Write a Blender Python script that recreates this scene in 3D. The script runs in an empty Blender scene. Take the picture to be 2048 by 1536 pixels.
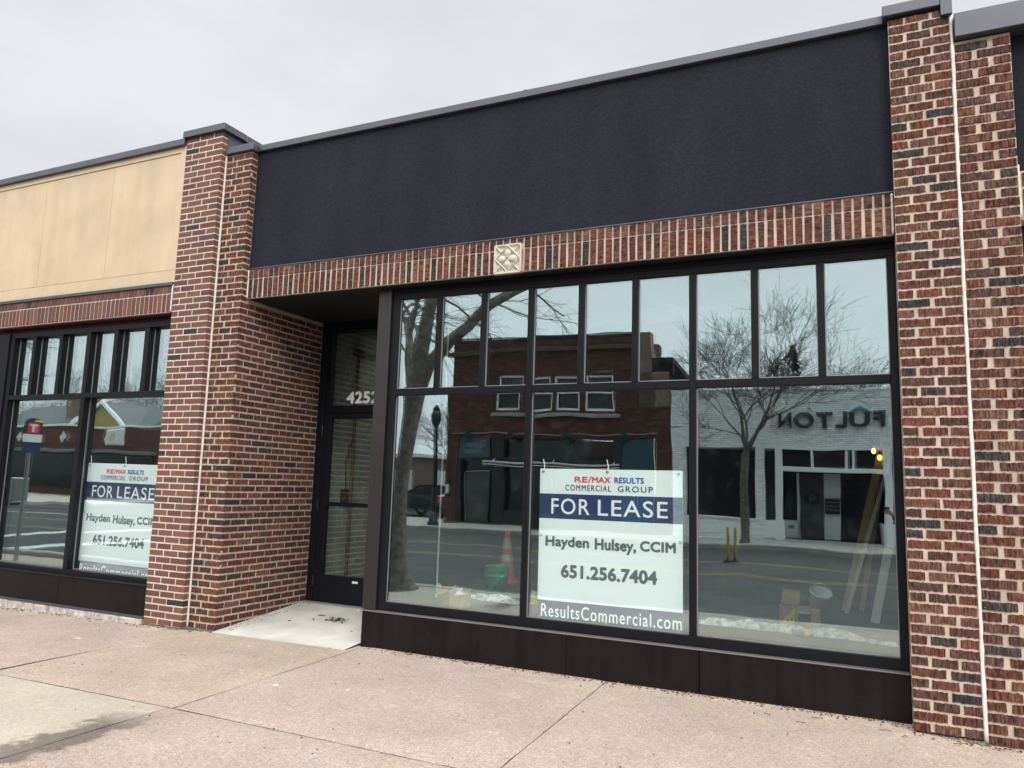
import bpy, math, random
from mathutils import Vector, Matrix, noise as mnoise
C = bpy.context.scene.collection
SC = bpy.context.scene
rad = math.radians
# ------------------------------------------------------------------ camera
cd = bpy.data.cameras.new('camera'); cam = bpy.data.objects.new('camera', cd); C.objects.link(cam)
cd.sensor_width = 36; cd.lens = 26.655; cd.clip_start = .05; cd.clip_end = 3000
r_ = (.90715191, .41969021, .03058651); u_ = (.02787463, -.13245848, .99079653); b_ = (.41987905, -.89795037, -.13185867)
cam.matrix_world = Matrix(((r_[0], u_[0], b_[0], -.236815), (r_[1], u_[1], b_[1], -5.760892), (r_[2], u_[2], b_[2], 1.495227), (0, 0, 0, 1)))
SC.camera = cam
# ------------------------------------------------------------------ sky and sun (bright overcast, brightest in the south behind the camera)
SUN_EL, SUN_AZ = rad(36), rad(146)
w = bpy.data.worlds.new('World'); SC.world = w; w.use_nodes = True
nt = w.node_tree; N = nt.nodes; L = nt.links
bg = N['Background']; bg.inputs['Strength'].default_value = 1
def wn(t, **k):
    n = N.new(t)
    for a, v in k.items(): setattr(n, a, v)
    return n
def wmath(op, a, b=None, clamp=False):
    n = wn('ShaderNodeMath', operation=op); n.use_clamp = clamp
    for i, v in enumerate((a, b)):
        if v is None: continue
        if isinstance(v, (int, float)): n.inputs[i].default_value = v
        else: L.new(v, n.inputs[i])
    return n.outputs[0]
def wmap(v, a, b, c, d):
    n = wn('ShaderNodeMapRange', interpolation_type='SMOOTHSTEP'); L.new(v, n.inputs[0])
    for i, q in enumerate((a, b, c, d)): n.inputs[i + 1].default_value = q
    return n.outputs[0]
sky = wn('ShaderNodeTexSky', sky_type='NISHITA'); sky.sun_disc = False
sky.sun_elevation = SUN_EL; sky.sun_rotation = SUN_AZ
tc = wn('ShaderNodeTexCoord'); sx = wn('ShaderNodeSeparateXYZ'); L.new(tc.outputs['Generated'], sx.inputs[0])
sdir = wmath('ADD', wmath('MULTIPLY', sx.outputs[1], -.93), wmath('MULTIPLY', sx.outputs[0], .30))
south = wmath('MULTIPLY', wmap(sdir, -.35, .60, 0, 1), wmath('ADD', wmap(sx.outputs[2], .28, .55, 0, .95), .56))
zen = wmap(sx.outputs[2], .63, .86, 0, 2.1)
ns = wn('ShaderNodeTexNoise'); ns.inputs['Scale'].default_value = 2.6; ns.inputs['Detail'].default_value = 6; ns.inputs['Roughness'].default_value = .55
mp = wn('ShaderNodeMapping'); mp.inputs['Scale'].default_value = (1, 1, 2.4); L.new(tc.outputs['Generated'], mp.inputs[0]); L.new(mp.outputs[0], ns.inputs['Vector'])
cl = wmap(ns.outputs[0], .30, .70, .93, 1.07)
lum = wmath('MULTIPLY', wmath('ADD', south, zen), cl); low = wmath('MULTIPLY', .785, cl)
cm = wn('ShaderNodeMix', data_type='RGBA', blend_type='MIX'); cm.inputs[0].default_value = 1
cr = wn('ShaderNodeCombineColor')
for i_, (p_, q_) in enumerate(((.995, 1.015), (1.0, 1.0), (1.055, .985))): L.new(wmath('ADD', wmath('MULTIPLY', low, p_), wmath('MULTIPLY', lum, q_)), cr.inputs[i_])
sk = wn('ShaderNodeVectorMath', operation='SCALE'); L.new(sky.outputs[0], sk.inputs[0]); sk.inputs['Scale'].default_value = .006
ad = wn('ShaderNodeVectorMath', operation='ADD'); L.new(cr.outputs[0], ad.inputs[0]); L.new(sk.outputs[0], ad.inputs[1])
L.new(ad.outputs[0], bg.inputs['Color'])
sd = bpy.data.lights.new('sun', 'SUN'); sd.energy = 1.25; sd.angle = rad(20); sd.color = (1, .965, .92)
so = bpy.data.objects.new('sun', sd); C.objects.link(so)
dv = Vector((math.sin(SUN_AZ) * math.cos(SUN_EL), math.cos(SUN_AZ) * math.cos(SUN_EL), math.sin(SUN_EL)))
so.rotation_euler = dv.to_track_quat('Z', 'Y').to_euler()
SC.view_settings.view_transform = 'Standard'; SC.view_settings.look = 'None'; SC.view_settings.exposure = 0; SC.view_settings.gamma = 1
SC.render.engine = 'CYCLES'
SC.cycles.max_bounces = 10; SC.cycles.transparent_max_bounces = 16; SC.cycles.glossy_bounces = 5; SC.cycles.diffuse_bounces = 4
SC.cycles.caustics_reflective = False; SC.cycles.caustics_refractive = False

# ------------------------------------------------------------------ materials
def mat(name, col, rough=.7, metal=0, var=0, vscale=6, bump=0, bscale=60, bstretch=(1, 1, 1), spec=.5, col2=None, detail=4, attr=None, contrast=(.35, .65), streak=None, speck=0):
    m = bpy.data.materials.new(name); m.use_nodes = True; t = m.node_tree; n = t.nodes; l = t.links
    p = n['Principled BSDF']; p.inputs['Roughness'].default_value = rough; p.inputs['Metallic'].default_value = metal
    p.inputs['Specular IOR Level'].default_value = spec; p.inputs['Base Color'].default_value = (*col, 1)
    if not (var or bump or attr): return m
    tc = n.new('ShaderNodeTexCoord')
    base = None
    if attr:
        a = n.new('ShaderNodeAttribute'); a.attribute_name = attr; base = a.outputs['Color']
    if var:
        x = n.new('ShaderNodeTexNoise'); x.inputs['Scale'].default_value = vscale; x.inputs['Detail'].default_value = detail; l.new(tc.outputs['Object'], x.inputs['Vector'])
        mr = n.new('ShaderNodeMapRange'); l.new(x.outputs[0], mr.inputs[0]); mr.inputs[1].default_value = contrast[0]; mr.inputs[2].default_value = contrast[1]
        if col2:
            mx = n.new('ShaderNodeMix'); mx.data_type = 'RGBA'; l.new(mr.outputs[0], mx.inputs[0]); mx.inputs[6].default_value = (*col, 1); mx.inputs[7].default_value = (*col2, 1); base = mx.outputs[2]
        else:
            mr.inputs[3].default_value = 1 - var; mr.inputs[4].default_value = 1 + var
            v = n.new('ShaderNodeVectorMath'); v.operation = 'SCALE'; l.new(mr.outputs[0], v.inputs['Scale'])
            if base is None: v.inputs[0].default_value = col
            else: l.new(base, v.inputs[0])
            base = v.outputs[0]
    if streak and base is not None:
        amp, scl, stc = streak
        mp = n.new('ShaderNodeMapping'); mp.inputs['Scale'].default_value = stc; l.new(tc.outputs['Object'], mp.inputs[0])
        x = n.new('ShaderNodeTexNoise'); x.inputs['Scale'].default_value = scl; x.inputs['Detail'].default_value = 3; l.new(mp.outputs[0], x.inputs['Vector'])
        mr = n.new('ShaderNodeMapRange'); l.new(x.outputs[0], mr.inputs[0]); mr.inputs[1].default_value = .36; mr.inputs[2].default_value = .64; mr.inputs[3].default_value = 1 - amp; mr.inputs[4].default_value = 1 + amp
        v = n.new('ShaderNodeVectorMath'); v.operation = 'SCALE'; l.new(base, v.inputs[0]); l.new(mr.outputs[0], v.inputs['Scale']); base = v.outputs[0]
    if speck and base is not None:
        x = n.new('ShaderNodeTexNoise'); x.inputs['Scale'].default_value = 55; x.inputs['Detail'].default_value = 6; x.inputs['Roughness'].default_value = .75; l.new(tc.outputs['Object'], x.inputs['Vector'])
        mr = n.new('ShaderNodeMapRange'); l.new(x.outputs[0], mr.inputs[0]); mr.inputs[1].default_value = .63; mr.inputs[2].default_value = .72; mr.inputs[4].default_value = speck
        mx = n.new('ShaderNodeMix'); mx.data_type = 'RGBA'; l.new(mr.outputs[0], mx.inputs[0]); l.new(base, mx.inputs[6]); mx.inputs[7].default_value = (.60, .50, .42, 1); base = mx.outputs[2]
    if base is not None: l.new(base, p.inputs['Base Color'])
    if bump:
        mp = n.new('ShaderNodeMapping'); mp.inputs['Scale'].default_value = bstretch; l.new(tc.outputs['Object'], mp.inputs[0])
        x = n.new('ShaderNodeTexNoise'); x.inputs['Scale'].default_value = bscale; x.inputs['Detail'].default_value = 5; x.inputs['Roughness'].default_value = .6; l.new(mp.outputs[0], x.inputs['Vector'])
        b = n.new('ShaderNodeBump'); b.inputs['Distance'].default_value = bump; b.inputs['Strength'].default_value = 1; l.new(x.outputs[0], b.inputs['Height']); l.new(b.outputs[0], p.inputs['Normal'])
    return m
def emat(name, col, s):
    m = bpy.data.materials.new(name); m.use_nodes = True; p = m.node_tree.nodes['Principled BSDF']
    p.inputs['Base Color'].default_value = (*col, 1); p.inputs['Emission Color'].default_value = (*col, 1); p.inputs['Emission Strength'].default_value = s
    return m
def glass(name, refl, trans, tint, warp, seed):
    m = bpy.data.materials.new(name); m.use_nodes = True; t = m.node_tree; n = t.nodes; l = t.links
    for q in list(n):
        if q.type != 'OUTPUT_MATERIAL': n.remove(q)
    out = [q for q in n if q.type == 'OUTPUT_MATERIAL'][0]
    tr = n.new('ShaderNodeBsdfTransparent'); tr.inputs[0].default_value = (*trans, 1)
    gl = n.new('ShaderNodeBsdfGlossy'); gl.inputs['Roughness'].default_value = 0
    lw = n.new('ShaderNodeLayerWeight'); lw.inputs[0].default_value = .5
    pw = n.new('ShaderNodeMath'); pw.operation = 'POWER'; l.new(lw.outputs['Facing'], pw.inputs[0]); pw.inputs[1].default_value = 4
    mr = n.new('ShaderNodeMapRange'); l.new(pw.outputs[0], mr.inputs[0]); mr.inputs[3].default_value = refl; mr.inputs[4].default_value = min(1, refl + .5)
    v = n.new('ShaderNodeVectorMath'); v.operation = 'SCALE'; v.inputs[0].default_value = tint; l.new(mr.outputs[0], v.inputs['Scale']); l.new(v.outputs[0], gl.inputs['Color'])
    tc = n.new('ShaderNodeTexCoord'); oi = n.new('ShaderNodeObjectInfo')
    ml = n.new('ShaderNodeMath'); ml.operation = 'MULTIPLY_ADD'; l.new(oi.outputs['Random'], ml.inputs[0]); ml.inputs[1].default_value = 57.3; ml.inputs[2].default_value = seed
    av = n.new('ShaderNodeVectorMath'); av.operation = 'ADD'; l.new(tc.outputs['Object'], av.inputs[0]); l.new(ml.outputs[0], av.inputs[1])
    nz = n.new('ShaderNodeTexNoise'); nz.inputs['Scale'].default_value = 1.5; nz.inputs['Detail'].default_value = 1.5; nz.inputs['Roughness'].default_value = .35; l.new(av.outputs[0], nz.inputs['Vector'])
    bp = n.new('ShaderNodeBump'); bp.inputs['Strength'].default_value = 1; bp.inputs['Distance'].default_value = warp; l.new(nz.outputs[0], bp.inputs['Height']); l.new(bp.outputs[0], gl.inputs['Normal'])
    a = n.new('ShaderNodeAddShader'); l.new(tr.outputs[0], a.inputs[0]); l.new(gl.outputs[0], a.inputs[1])
    # thin dust film on the pane
    d = n.new('ShaderNodeBsdfDiffuse'); d.inputs[0].default_value = (.5, .5, .48, 1)
    n2 = n.new('ShaderNodeTexNoise'); n2.inputs['Scale'].default_value = 9; n2.inputs['Detail'].default_value = 8; l.new(av.outputs[0], n2.inputs['Vector'])
    m2 = n.new('ShaderNodeMapRange'); l.new(n2.outputs[0], m2.inputs[0]); m2.inputs[1].default_value = .58; m2.inputs[2].default_value = .82; m2.inputs[3].default_value = .0015; m2.inputs[4].default_value = .035
    mx = n.new('ShaderNodeMixShader'); l.new(m2.outputs[0], mx.inputs[0]); l.new(a.outputs[0], mx.inputs[1]); l.new(d.outputs[0], mx.inputs[2])
    l.new(mx.outputs[0], out.inputs[0])
    return m
M = {}
M['rug'] = mat('rug_face_brick', (1, 1, 1), .9, attr='Col', var=.22, vscale=30, bump=.007, bscale=120, bstretch=(1, 1, .14), spec=.15, streak=(.55, 110, (1, 1, .13)), speck=.75)
M['rug_soldier'] = mat('rug_face_soldier_brick', (1, 1, 1), .9, attr='Col', var=.22, vscale=30, bump=.007, bscale=120, bstretch=(.14, 1, 1), spec=.15, streak=(.55, 110, (.13, 1, 1)), speck=.6)
M['smooth_brick'] = mat('smooth_brick', (1, 1, 1), .85, attr='Col', var=.16, vscale=70, bump=.0015, bscale=160, spec=.25)
M['mortar'] = mat('beige_mortar', (.53, .435, .35), .95, var=.14, vscale=7, bump=.004, bscale=130, spec=.1)
M['mortar_pale'] = mat('pale_mortar', (.68, .60, .53), .95, var=.1, vscale=7, bump=.002, bscale=150, spec=.1)
M['caulk'] = mat('white_caulk', (.72, .67, .61), .6, var=.1, vscale=30, bump=.003, bscale=60)
M['stucco'] = mat('charcoal_stucco', (.0148, .0166, .0240), .9, var=.2, vscale=38, bump=.006, bscale=75, spec=.25, detail=8, streak=(.13, 1.5, (1.6, 1, .5)))
M['tan'] = mat('tan_painted_board', (.60, .475, .325), .75, var=.06, vscale=3, bump=.003, bscale=28, bstretch=(1, 1, .12), spec=.3, streak=(.035, 5, (1.2, 1, .12)))
M['tan_trim'] = mat('tan_painted_trim', (.61, .485, .335), .7, var=.04, vscale=9, bump=.001, bscale=60, spec=.3)
M['coping'] = mat('grey_metal_coping', (.105, .108, .127), .42, .55, var=.05, vscale=2)
M['frame'] = mat('dark_bronze_aluminium', (.0062, .0067, .0098), .45, .0, var=.1, vscale=9, spec=.22)
M['post'] = mat('bronze_post_metal', (.026, .022, .021), .34, .2, var=.1, vscale=4, spec=.6)
M['bulk'] = mat('brown_bulkhead_metal', (.0085, .006, .0058), .5, .0, var=.25, vscale=3.5, spec=.2, bump=.0006, bscale=18, bstretch=(8, 1, .4), streak=(.22, 11, (1, 1, .06)), speck=.10)
M['sill'] = mat('sky_lit_sill_metal', (.17, .155, .15), .4, .3)  # sky light caught by the bulkhead ledge, put into a lighter metal colour
M['bead'] = mat('grey_glazing_gasket', (.30, .31, .31), .4, .3)
M['glass'] = glass('storefront_glass', .385, (.82, .88, .87), (.80, .985, 1.0), .0017, 0)
M['ghost'] = glass('storefront_glass_inner', .085, (.97, .98, .98), (.85, 1, 1), .0026, 23)
M['door_glass'] = glass('door_glass', .10, (.85, .90, .88), (.9, 1, 1), .0006, 5)
M['black'] = mat('black_void', (.006, .006, .007), .9)
M['soffit'] = mat('dark_soffit_panel', (.006, .006, .008), .6)
M['steel_lintel'] = mat('rusty_painted_steel_angle', (.11, .085, .065), .7, var=.3, vscale=20)
M['red_steel'] = mat('maroon_steel_angle', (.075, .018, .016), .6, var=.2, vscale=20)
M['tile'] = mat('cream_terracotta', (.56, .53, .44), .7, var=.1, vscale=25, bump=.001, bscale=90)
M['walk'] = None
M['conc'] = mat('smooth_pale_concrete', (.53, .52, .475), .85, var=.12, vscale=3, bump=.001, bscale=60, detail=8)
M['pale_slab'] = mat('pale_concrete_slab', (.40, .36, .315), .9, var=.14, vscale=4, bump=.002, bscale=80, detail=9)
M['joint'] = mat('dirt_in_joint', (.17, .135, .115), .95, var=.3, vscale=20)
M['asphalt'] = mat('worn_asphalt', (.045, .0445, .044), .92, var=.2, vscale=1.2, bump=.004, bscale=120, detail=8)
M['yellow_paint'] = mat('yellow_road_paint', (.30, .21, .065), .8, var=.3, vscale=12)
M['white_paint'] = mat('white_road_paint', (.52, .52, .50), .8, var=.25, vscale=8)
M['kerb'] = mat('kerb_concrete', (.30, .28, .26), .9, var=.15, vscale=4)
M['earth'] = mat('bare_ground', (.10, .09, .07), .95, var=.3, vscale=.6)
M['stone'] = mat('whitewashed_stone', (.50, .46, .44), .9, var=.25, vscale=14, bump=.012, bscale=22)
M['white_mortar'] = mat('shadowed_white_mortar', (.42, .44, .44), .9)
M['white_brick'] = mat('white_painted_brick', (.78, .79, .78), .7, attr='Col', var=.05, vscale=8, bump=.003, bscale=40)
M['dark_brick'] = mat('old_dark_brick', (.1, .05, .04), .9, attr='Col', var=.25, vscale=20, spec=.2)
M['bark'] = mat('grey_bark', (.15, .135, .115), .95, var=.4, vscale=14, bump=.03, bscale=20, bstretch=(1, 1, .2), spec=.1)
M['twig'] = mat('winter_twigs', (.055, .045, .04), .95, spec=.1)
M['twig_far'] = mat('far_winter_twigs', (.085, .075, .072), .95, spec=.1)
M['int_floor'] = mat('dusty_concrete_floor', (.10, .094, .084), .85, var=.3, vscale=1.8, detail=8)
M['int_wall'] = mat('dark_interior_wall', (.018, .019, .02), .9, var=.1, vscale=1)
M['int_brick'] = mat('painted_interior_brick', (.34, .36, .33), .8, attr='Col', var=.1, vscale=9)
M['int_mortar'] = mat('painted_interior_mortar', (.50, .52, .48), .8)
M['ceil'] = mat('dark_ceiling', (.018, .018, .018), .9)
M['copper'] = mat('copper_pipe', (.13, .065, .040), .6, .2)
M['white'] = mat('white_plastic', (.78, .78, .76), .5)
M['sign_white'] = mat('sign_white', (.70, .72, .71), .5)
M['navy'] = mat('sign_navy', (.010, .022, .085), .5)
M['sign_red'] = mat('sign_red', (.62, .03, .055), .5)
M['sign_blue'] = mat('sign_blue', (.015, .05, .25), .5)
M['sign_grey'] = mat('sign_grey', (.045, .045, .05), .5)
M['ink'] = mat('sign_ink', (.02, .025, .04), .5)
M['vinyl'] = mat('white_vinyl_numerals', (.92, .92, .92), .5)
M['orange'] = mat('orange_cone_plastic', (.85, .09, .035), .5)
M['reflective'] = mat('silver_reflective_band', (.62, .62, .60), .5)
M['bucket'] = mat('green_bucket_plastic', (.012, .26, .10), .45)
M['bucket_print'] = mat('dark_bucket_print', (.01, .06, .03), .6)
M['card'] = mat('brown_cardboard', (.42, .27, .14), .85, var=.1, vscale=12)
M['fluff'] = mat('white_fibre_insulation', (.62, .64, .62), .95, var=.45, vscale=18, bump=.012, bscale=45)
M['yfluff'] = mat('yellow_fibre_insulation', (.62, .50, .18), .95, var=.3, vscale=26, bump=.03, bscale=45)
M['wood'] = mat('raw_lumber', (.50, .32, .16), .75, var=.18, vscale=7, bump=.001, bscale=30, bstretch=(1, 1, .1))
M['palewood'] = mat('pale_painted_board', (.66, .62, .54), .7)
M['sq'] = mat('yellow_square_plastic', (.75, .52, .03), .5)
M['purple'] = mat('purple_can_label', (.16, .13, .42), .4)
M['chrome'] = mat('bright_metal', (.6, .6, .6), .3, .8)
M['glow'] = emat('warm_lamp_glow', (1, .62, .16), 2.4)
M['white_trim'] = mat('white_painted_wood', (.84, .85, .85), .55)
M['dark_glass'] = mat('dark_shop_glass', (.010, .014, .02), .08, spec=.5)
M['blue_door'] = mat('teal_painted_door', (.015, .06, .085), .5)
M['teal'] = mat('teal_sign_paint', (.03, .26, .33), .5)
M['pole_green'] = mat('dark_blue_green_lamp_metal', (.008, .022, .035), .4, .2)
M['dark_paint'] = mat('dark_shopfront_paint', (.012, .013, .016), .5)
M['grey_door'] = mat('grey_painted_door', (.055, .06, .065), .6)
M['brown_wall'] = mat('brown_stucco_side_wall', (.085, .06, .048), .9)
M['roof_grey'] = mat('weathered_grey_shingle', (.17, .18, .18), .9, var=.1, vscale=4)
M['yellow_gable'] = mat('yellow_clapboard', (.30, .24, .09), .8)
M['red_wall'] = mat('red_brick_wall', (.14, .058, .045), .9, var=.15, vscale=3)
M['chimney'] = mat('tan_chimney_brick', (.20, .14, .11), .9, var=.15, vscale=6)
M['car'] = mat('dark_car_paint', (.012, .016, .022), .15, .3, spec=.6)
M['car2'] = mat('dark_red_car_paint', (.09, .012, .012), .15, .3, spec=.6)
M['rubber'] = mat('black_rubber', (.012, .012, .012), .8)
M['alloy'] = mat('alloy_rim', (.4, .4, .41), .3, .8)
M['lampwhite'] = mat('white_lamp_glass', (.7, .7, .68), .3)
M['bollard_y'] = mat('yellow_bollard_plastic', (.36, .25, .05), .7)
M['wreath'] = mat('evergreen_garland', (.012, .05, .03), .9)
M['skin'] = mat('skin', (.45, .24, .18), .55)
M['jacket'] = mat('dark_jacket_cloth', (.015, .016, .02), .9)
M['trouser'] = mat('dark_denim', (.02, .025, .04), .9)
M['hair'] = mat('brown_hair', (.03, .018, .01), .7)
M['leaf'] = mat('dry_brown_leaf', (.15, .075, .035), .9, var=.3, vscale=30)
M['rubble'] = mat('grey_crumbled_mortar', (.16, .145, .13), .95, var=.4, vscale=40)

def walkmat(name, c1, c2, grain):
    m = mat(name, c1, .92, spec=.2); t = m.node_tree; n = t.nodes; l = t.links; p = n['Principled BSDF']
    tc = n.new('ShaderNodeTexCoord')
    def nz(s, d=3, ro=.5):
        x = n.new('ShaderNodeTexNoise'); x.inputs['Scale'].default_value = s; x.inputs['Detail'].default_value = d; x.inputs['Roughness'].default_value = ro; l.new(tc.outputs['Object'], x.inputs['Vector']); return x.outputs[0]
    v = n.new('ShaderNodeTexVoronoi'); v.inputs['Scale'].default_value = 135; l.new(tc.outputs['Object'], v.inputs['Vector'])
    def ramp(o, a, b, c, d):
        r = n.new('ShaderNodeMapRange'); l.new(o, r.inputs[0])
        for i, q in enumerate((a, b, c, d)): r.inputs[i + 1].default_value = q
        return r.outputs[0]
    def mul(a, b):
        x = n.new('ShaderNodeMath'); x.operation = 'MULTIPLY'; l.new(a, x.inputs[0]); l.new(b, x.inputs[1]); return x.outputs[0]
    sep = n.new('ShaderNodeSeparateColor'); l.new(v.outputs['Color'], sep.inputs[0])
    f = mul(mul(ramp(sep.outputs[0], 0, 1, 1 - grain, 1 + grain), ramp(nz(1.1, 8, .62), .3, .7, .86, 1.12)), ramp(nz(28, 4), .3, .7, .93, 1.07))
    # gum spots and small dark stains
    gv = n.new('ShaderNodeTexVoronoi'); gv.inputs['Scale'].default_value = 2.3; l.new(tc.outputs['Object'], gv.inputs['Vector'])
    gs = n.new('ShaderNodeSeparateColor'); l.new(gv.outputs['Color'], gs.inputs[0])
    f = mul(f, ramp(mul(ramp(gv.outputs['Distance'], .035, .07, 1, 0), ramp(gs.outputs[2], .62, .63, 0, 1)), 0, 1, 1, .80))
    # pale scuffs and salt stains
    sc = ramp(nz(4.5, 9, .7), .60, .72, 1, 1.32)
    f = mul(f, sc)
    hue = n.new('ShaderNodeMix'); hue.data_type = 'RGBA'; l.new(sep.outputs[1], hue.inputs[0]); hue.inputs[6].default_value = (*c1, 1); hue.inputs[7].default_value = (*c2, 1)
    # warm dust gathered along the wall foot
    sp = n.new('ShaderNodeSeparateXYZ'); l.new(tc.outputs['Object'], sp.inputs[0])
    wd = ramp(sp.outputs[1], -.55, .1, 0, .55); wm = mul(wd, ramp(nz(5, 6), .35, .62, 0, 1))
    h2 = n.new('ShaderNodeMix'); h2.data_type = 'RGBA'; l.new(wm, h2.inputs[0]); l.new(hue.outputs[2], h2.inputs[6]); h2.inputs[7].default_value = (.50, .41, .30, 1)
    # dark damp stain running along the cross joint at the left
    def absd(o, c):
        a = n.new('ShaderNodeMath'); a.operation = 'SUBTRACT'; l.new(o, a.inputs[0]); a.inputs[1].default_value = c
        b = n.new('ShaderNodeMath'); b.operation = 'ABSOLUTE'; l.new(a.outputs[0], b.inputs[0]); return b.outputs[0]
    dist = n.new('ShaderNodeMath'); dist.operation = 'ADD'; l.new(absd(sp.outputs[0], -4.40), dist.inputs[0]); l.new(ramp(nz(5, 7, .65), .3, .7, -.14, .14), dist.inputs[1])
    st = mul(ramp(dist.outputs[0], .10, .19, .85, 0), ramp(sp.outputs[1], -2.12, -2.45, 0, 1))
    h3 = n.new('ShaderNodeMix'); h3.data_type = 'RGBA'; l.new(st, h3.inputs[0]); l.new(h2.outputs[2], h3.inputs[6]); h3.inputs[7].default_value = (.13, .11, .095, 1)
    vm = n.new('ShaderNodeVectorMath'); vm.operation = 'SCALE'; at = n.new('ShaderNodeAttribute'); at.attribute_name = 'Col'; vx = n.new('ShaderNodeVectorMath'); vx.operation = 'MULTIPLY'; l.new(h3.outputs[2], vx.inputs[0]); l.new(at.outputs['Color'], vx.inputs[1]); l.new(vx.outputs[0], vm.inputs[0]); l.new(f, vm.inputs['Scale']); l.new(vm.outputs[0], p.inputs['Base Color'])
    b = n.new('ShaderNodeBump'); b.inputs['Distance'].default_value = .003; l.new(v.outputs['Distance'], b.inputs['Height']); l.new(b.outputs[0], p.inputs['Normal'])
    return m
M['walk'] = walkmat('pink_aggregate_concrete', (.385, .303, .258), (.365, .314, .264), .28)
M['pale_walk'] = walkmat('pale_worn_concrete', (.43, .38, .315), (.42, .385, .325), .12)

# ------------------------------------------------------------------ helpers
class MB:
    def __init__(s): s.v = []; s.f = []; s.c = []; s.m = []
    def add(s, vs, fs, col=(1, 1, 1), mi=0):
        o = len(s.v); s.v += [tuple(p) for p in vs]
        for f in fs: s.f.append(tuple(i + o for i in f)); s.c.append(col); s.m.append(mi)
        return s
    def box(s, x0, x1, y0, y1, z0, z1, col=(1, 1, 1), mi=0, T=None):
        vs = [(x, y, z) for x in (x0, x1) for y in (y0, y1) for z in (z0, z1)]
        if T: vs = [tuple(T @ Vector(p)) for p in vs]
        return s.add(vs, [(0, 1, 3, 2), (4, 6, 7, 5), (0, 4, 5, 1), (2, 3, 7, 6), (0, 2, 6, 4), (1, 5, 7, 3)], col, mi)
    def bbox(s, x0, x1, y0, y1, z0, z1, b=.004, col=(1, 1, 1), mi=0, T=None):
        # box with chamfered edges
        def ring(i, zz): return [(x0 + i, y0 + b, zz), (x0 + b, y0 + i, zz), (x1 - b, y0 + i, zz), (x1 - i, y0 + b, zz), (x1 - i, y1 - b, zz), (x1 - b, y1 - i, zz), (x0 + b, y1 - i, zz), (x0 + i, y1 - b, zz)]
        R = [ring(b, z0), ring(0, z0 + b), ring(0, z1 - b), ring(b, z1)]
        R[0] = [(min(max(x, x0 + b), x1 - b), min(max(y, y0 + b), y1 - b), z) for x, y, z in R[0]]; R[3] = [(min(max(x, x0 + b), x1 - b), min(max(y, y0 + b), y1 - b), z) for x, y, z in R[3]]
        vs = sum(R, [])
        if T: vs = [tuple(T @ Vector(p)) for p in vs]
        fs = [tuple(range(7, -1, -1)), tuple(range(24, 32))]
        for k in range(3):
            for i in range(8): j = (i + 1) % 8; fs.append((k * 8 + i, k * 8 + j, k * 8 + 8 + j, k * 8 + 8 + i))
        return s.add(vs, fs, col, mi)
    def tube(s, pts, rs, n=8, col=(1, 1, 1), mi=0, cap=True):
        pts = [Vector(p) for p in pts]; o = len(s.v); k = len(pts)
        if isinstance(rs, (int, float)): rs = [rs] * k
        up = Vector((.13, .27, 1)).normalized()
        for i, p in enumerate(pts):
            d = (pts[min(i + 1, k - 1)] - pts[max(i - 1, 0)]).normalized()
            a = d.cross(up)
            if a.length < .05: a = d.cross(Vector((1, 0, 0)))
            a.normalize(); b = d.cross(a)
            for q in range(n): t = 2 * math.pi * q / n; s.v.append(tuple(p + rs[i] * (math.cos(t) * a + math.sin(t) * b)))
        for i in range(k - 1):
            for q in range(n): j = (q + 1) % n; s.f.append((o + i * n + q, o + i * n + j, o + i * n + n + j, o + i * n + n + q)); s.c.append(col); s.m.append(mi)
        if cap and n > 3:
            s.f.append(tuple(o + q for q in range(n - 1, -1, -1))); s.c.append(col); s.m.append(mi)
            s.f.append(tuple(o + (k - 1) * n + q for q in range(n))); s.c.append(col); s.m.append(mi)
        return s
    def lathe(s, prof, n=28, T=None, col=(1, 1, 1), mi=0, cap=True):
        vs = [(r * math.cos(2 * math.pi * i / n), r * math.sin(2 * math.pi * i / n), z) for r, z in prof for i in range(n)]
        if T: vs = [tuple(T @ Vector(p)) for p in vs]
        fs = [(k * n + i, k * n + (i + 1) % n, k * n + n + (i + 1) % n, k * n + n + i) for k in range(len(prof) - 1) for i in range(n)]
        if cap: fs += [tuple(range(n - 1, -1, -1)), tuple((len(prof) - 1) * n + i for i in range(n))]
        return s.add(vs, fs, col, mi)
    def prism(s, poly, y0, y1, col=(1, 1, 1), mi=0, T=None):
        # polygon in x,z pushed along y
        n = len(poly); vs = [(x, y0, z) for x, z in poly] + [(x, y1, z) for x, z in poly]
        if T: vs = [tuple(T @ Vector(p)) for p in vs]
        return s.add(vs, [tuple(range(n)), tuple(range(2 * n - 1, n - 1, -1))] + [(i, i + n, (i + 1) % n + n, (i + 1) % n) for i in range(n)], col, mi)
    def build(s, name, m, parent=None, smooth=False):
        me = bpy.data.meshes.new(name); me.from_pydata(s.v, [], s.f); me.update()
        ms = m if isinstance(m, (list, tuple)) else [m]
        for q in ms: me.materials.append(M[q])
        if any(s.m): me.polygons.foreach_set('material_index', s.m)
        if any(c != (1, 1, 1) for c in s.c):
            ca = me.color_attributes.new('Col', 'FLOAT_COLOR', 'CORNER'); buf = []
            for p, c in zip(me.polygons, s.c): buf += [c[0], c[1], c[2], 1.0] * p.loop_total
            ca.data.foreach_set('color', buf)
        if smooth: me.polygons.foreach_set('use_smooth', [True] * len(me.polygons))
        o = bpy.data.objects.new(name, me); C.objects.link(o)
        if parent: o.parent = parent
        return o
def tag(o, label=None, cat=None, group=None, kind=None):
    if label: o['label'] = label
    if cat: o['category'] = cat
    if group: o['group'] = group
    if kind: o['kind'] = kind
    return o
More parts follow.
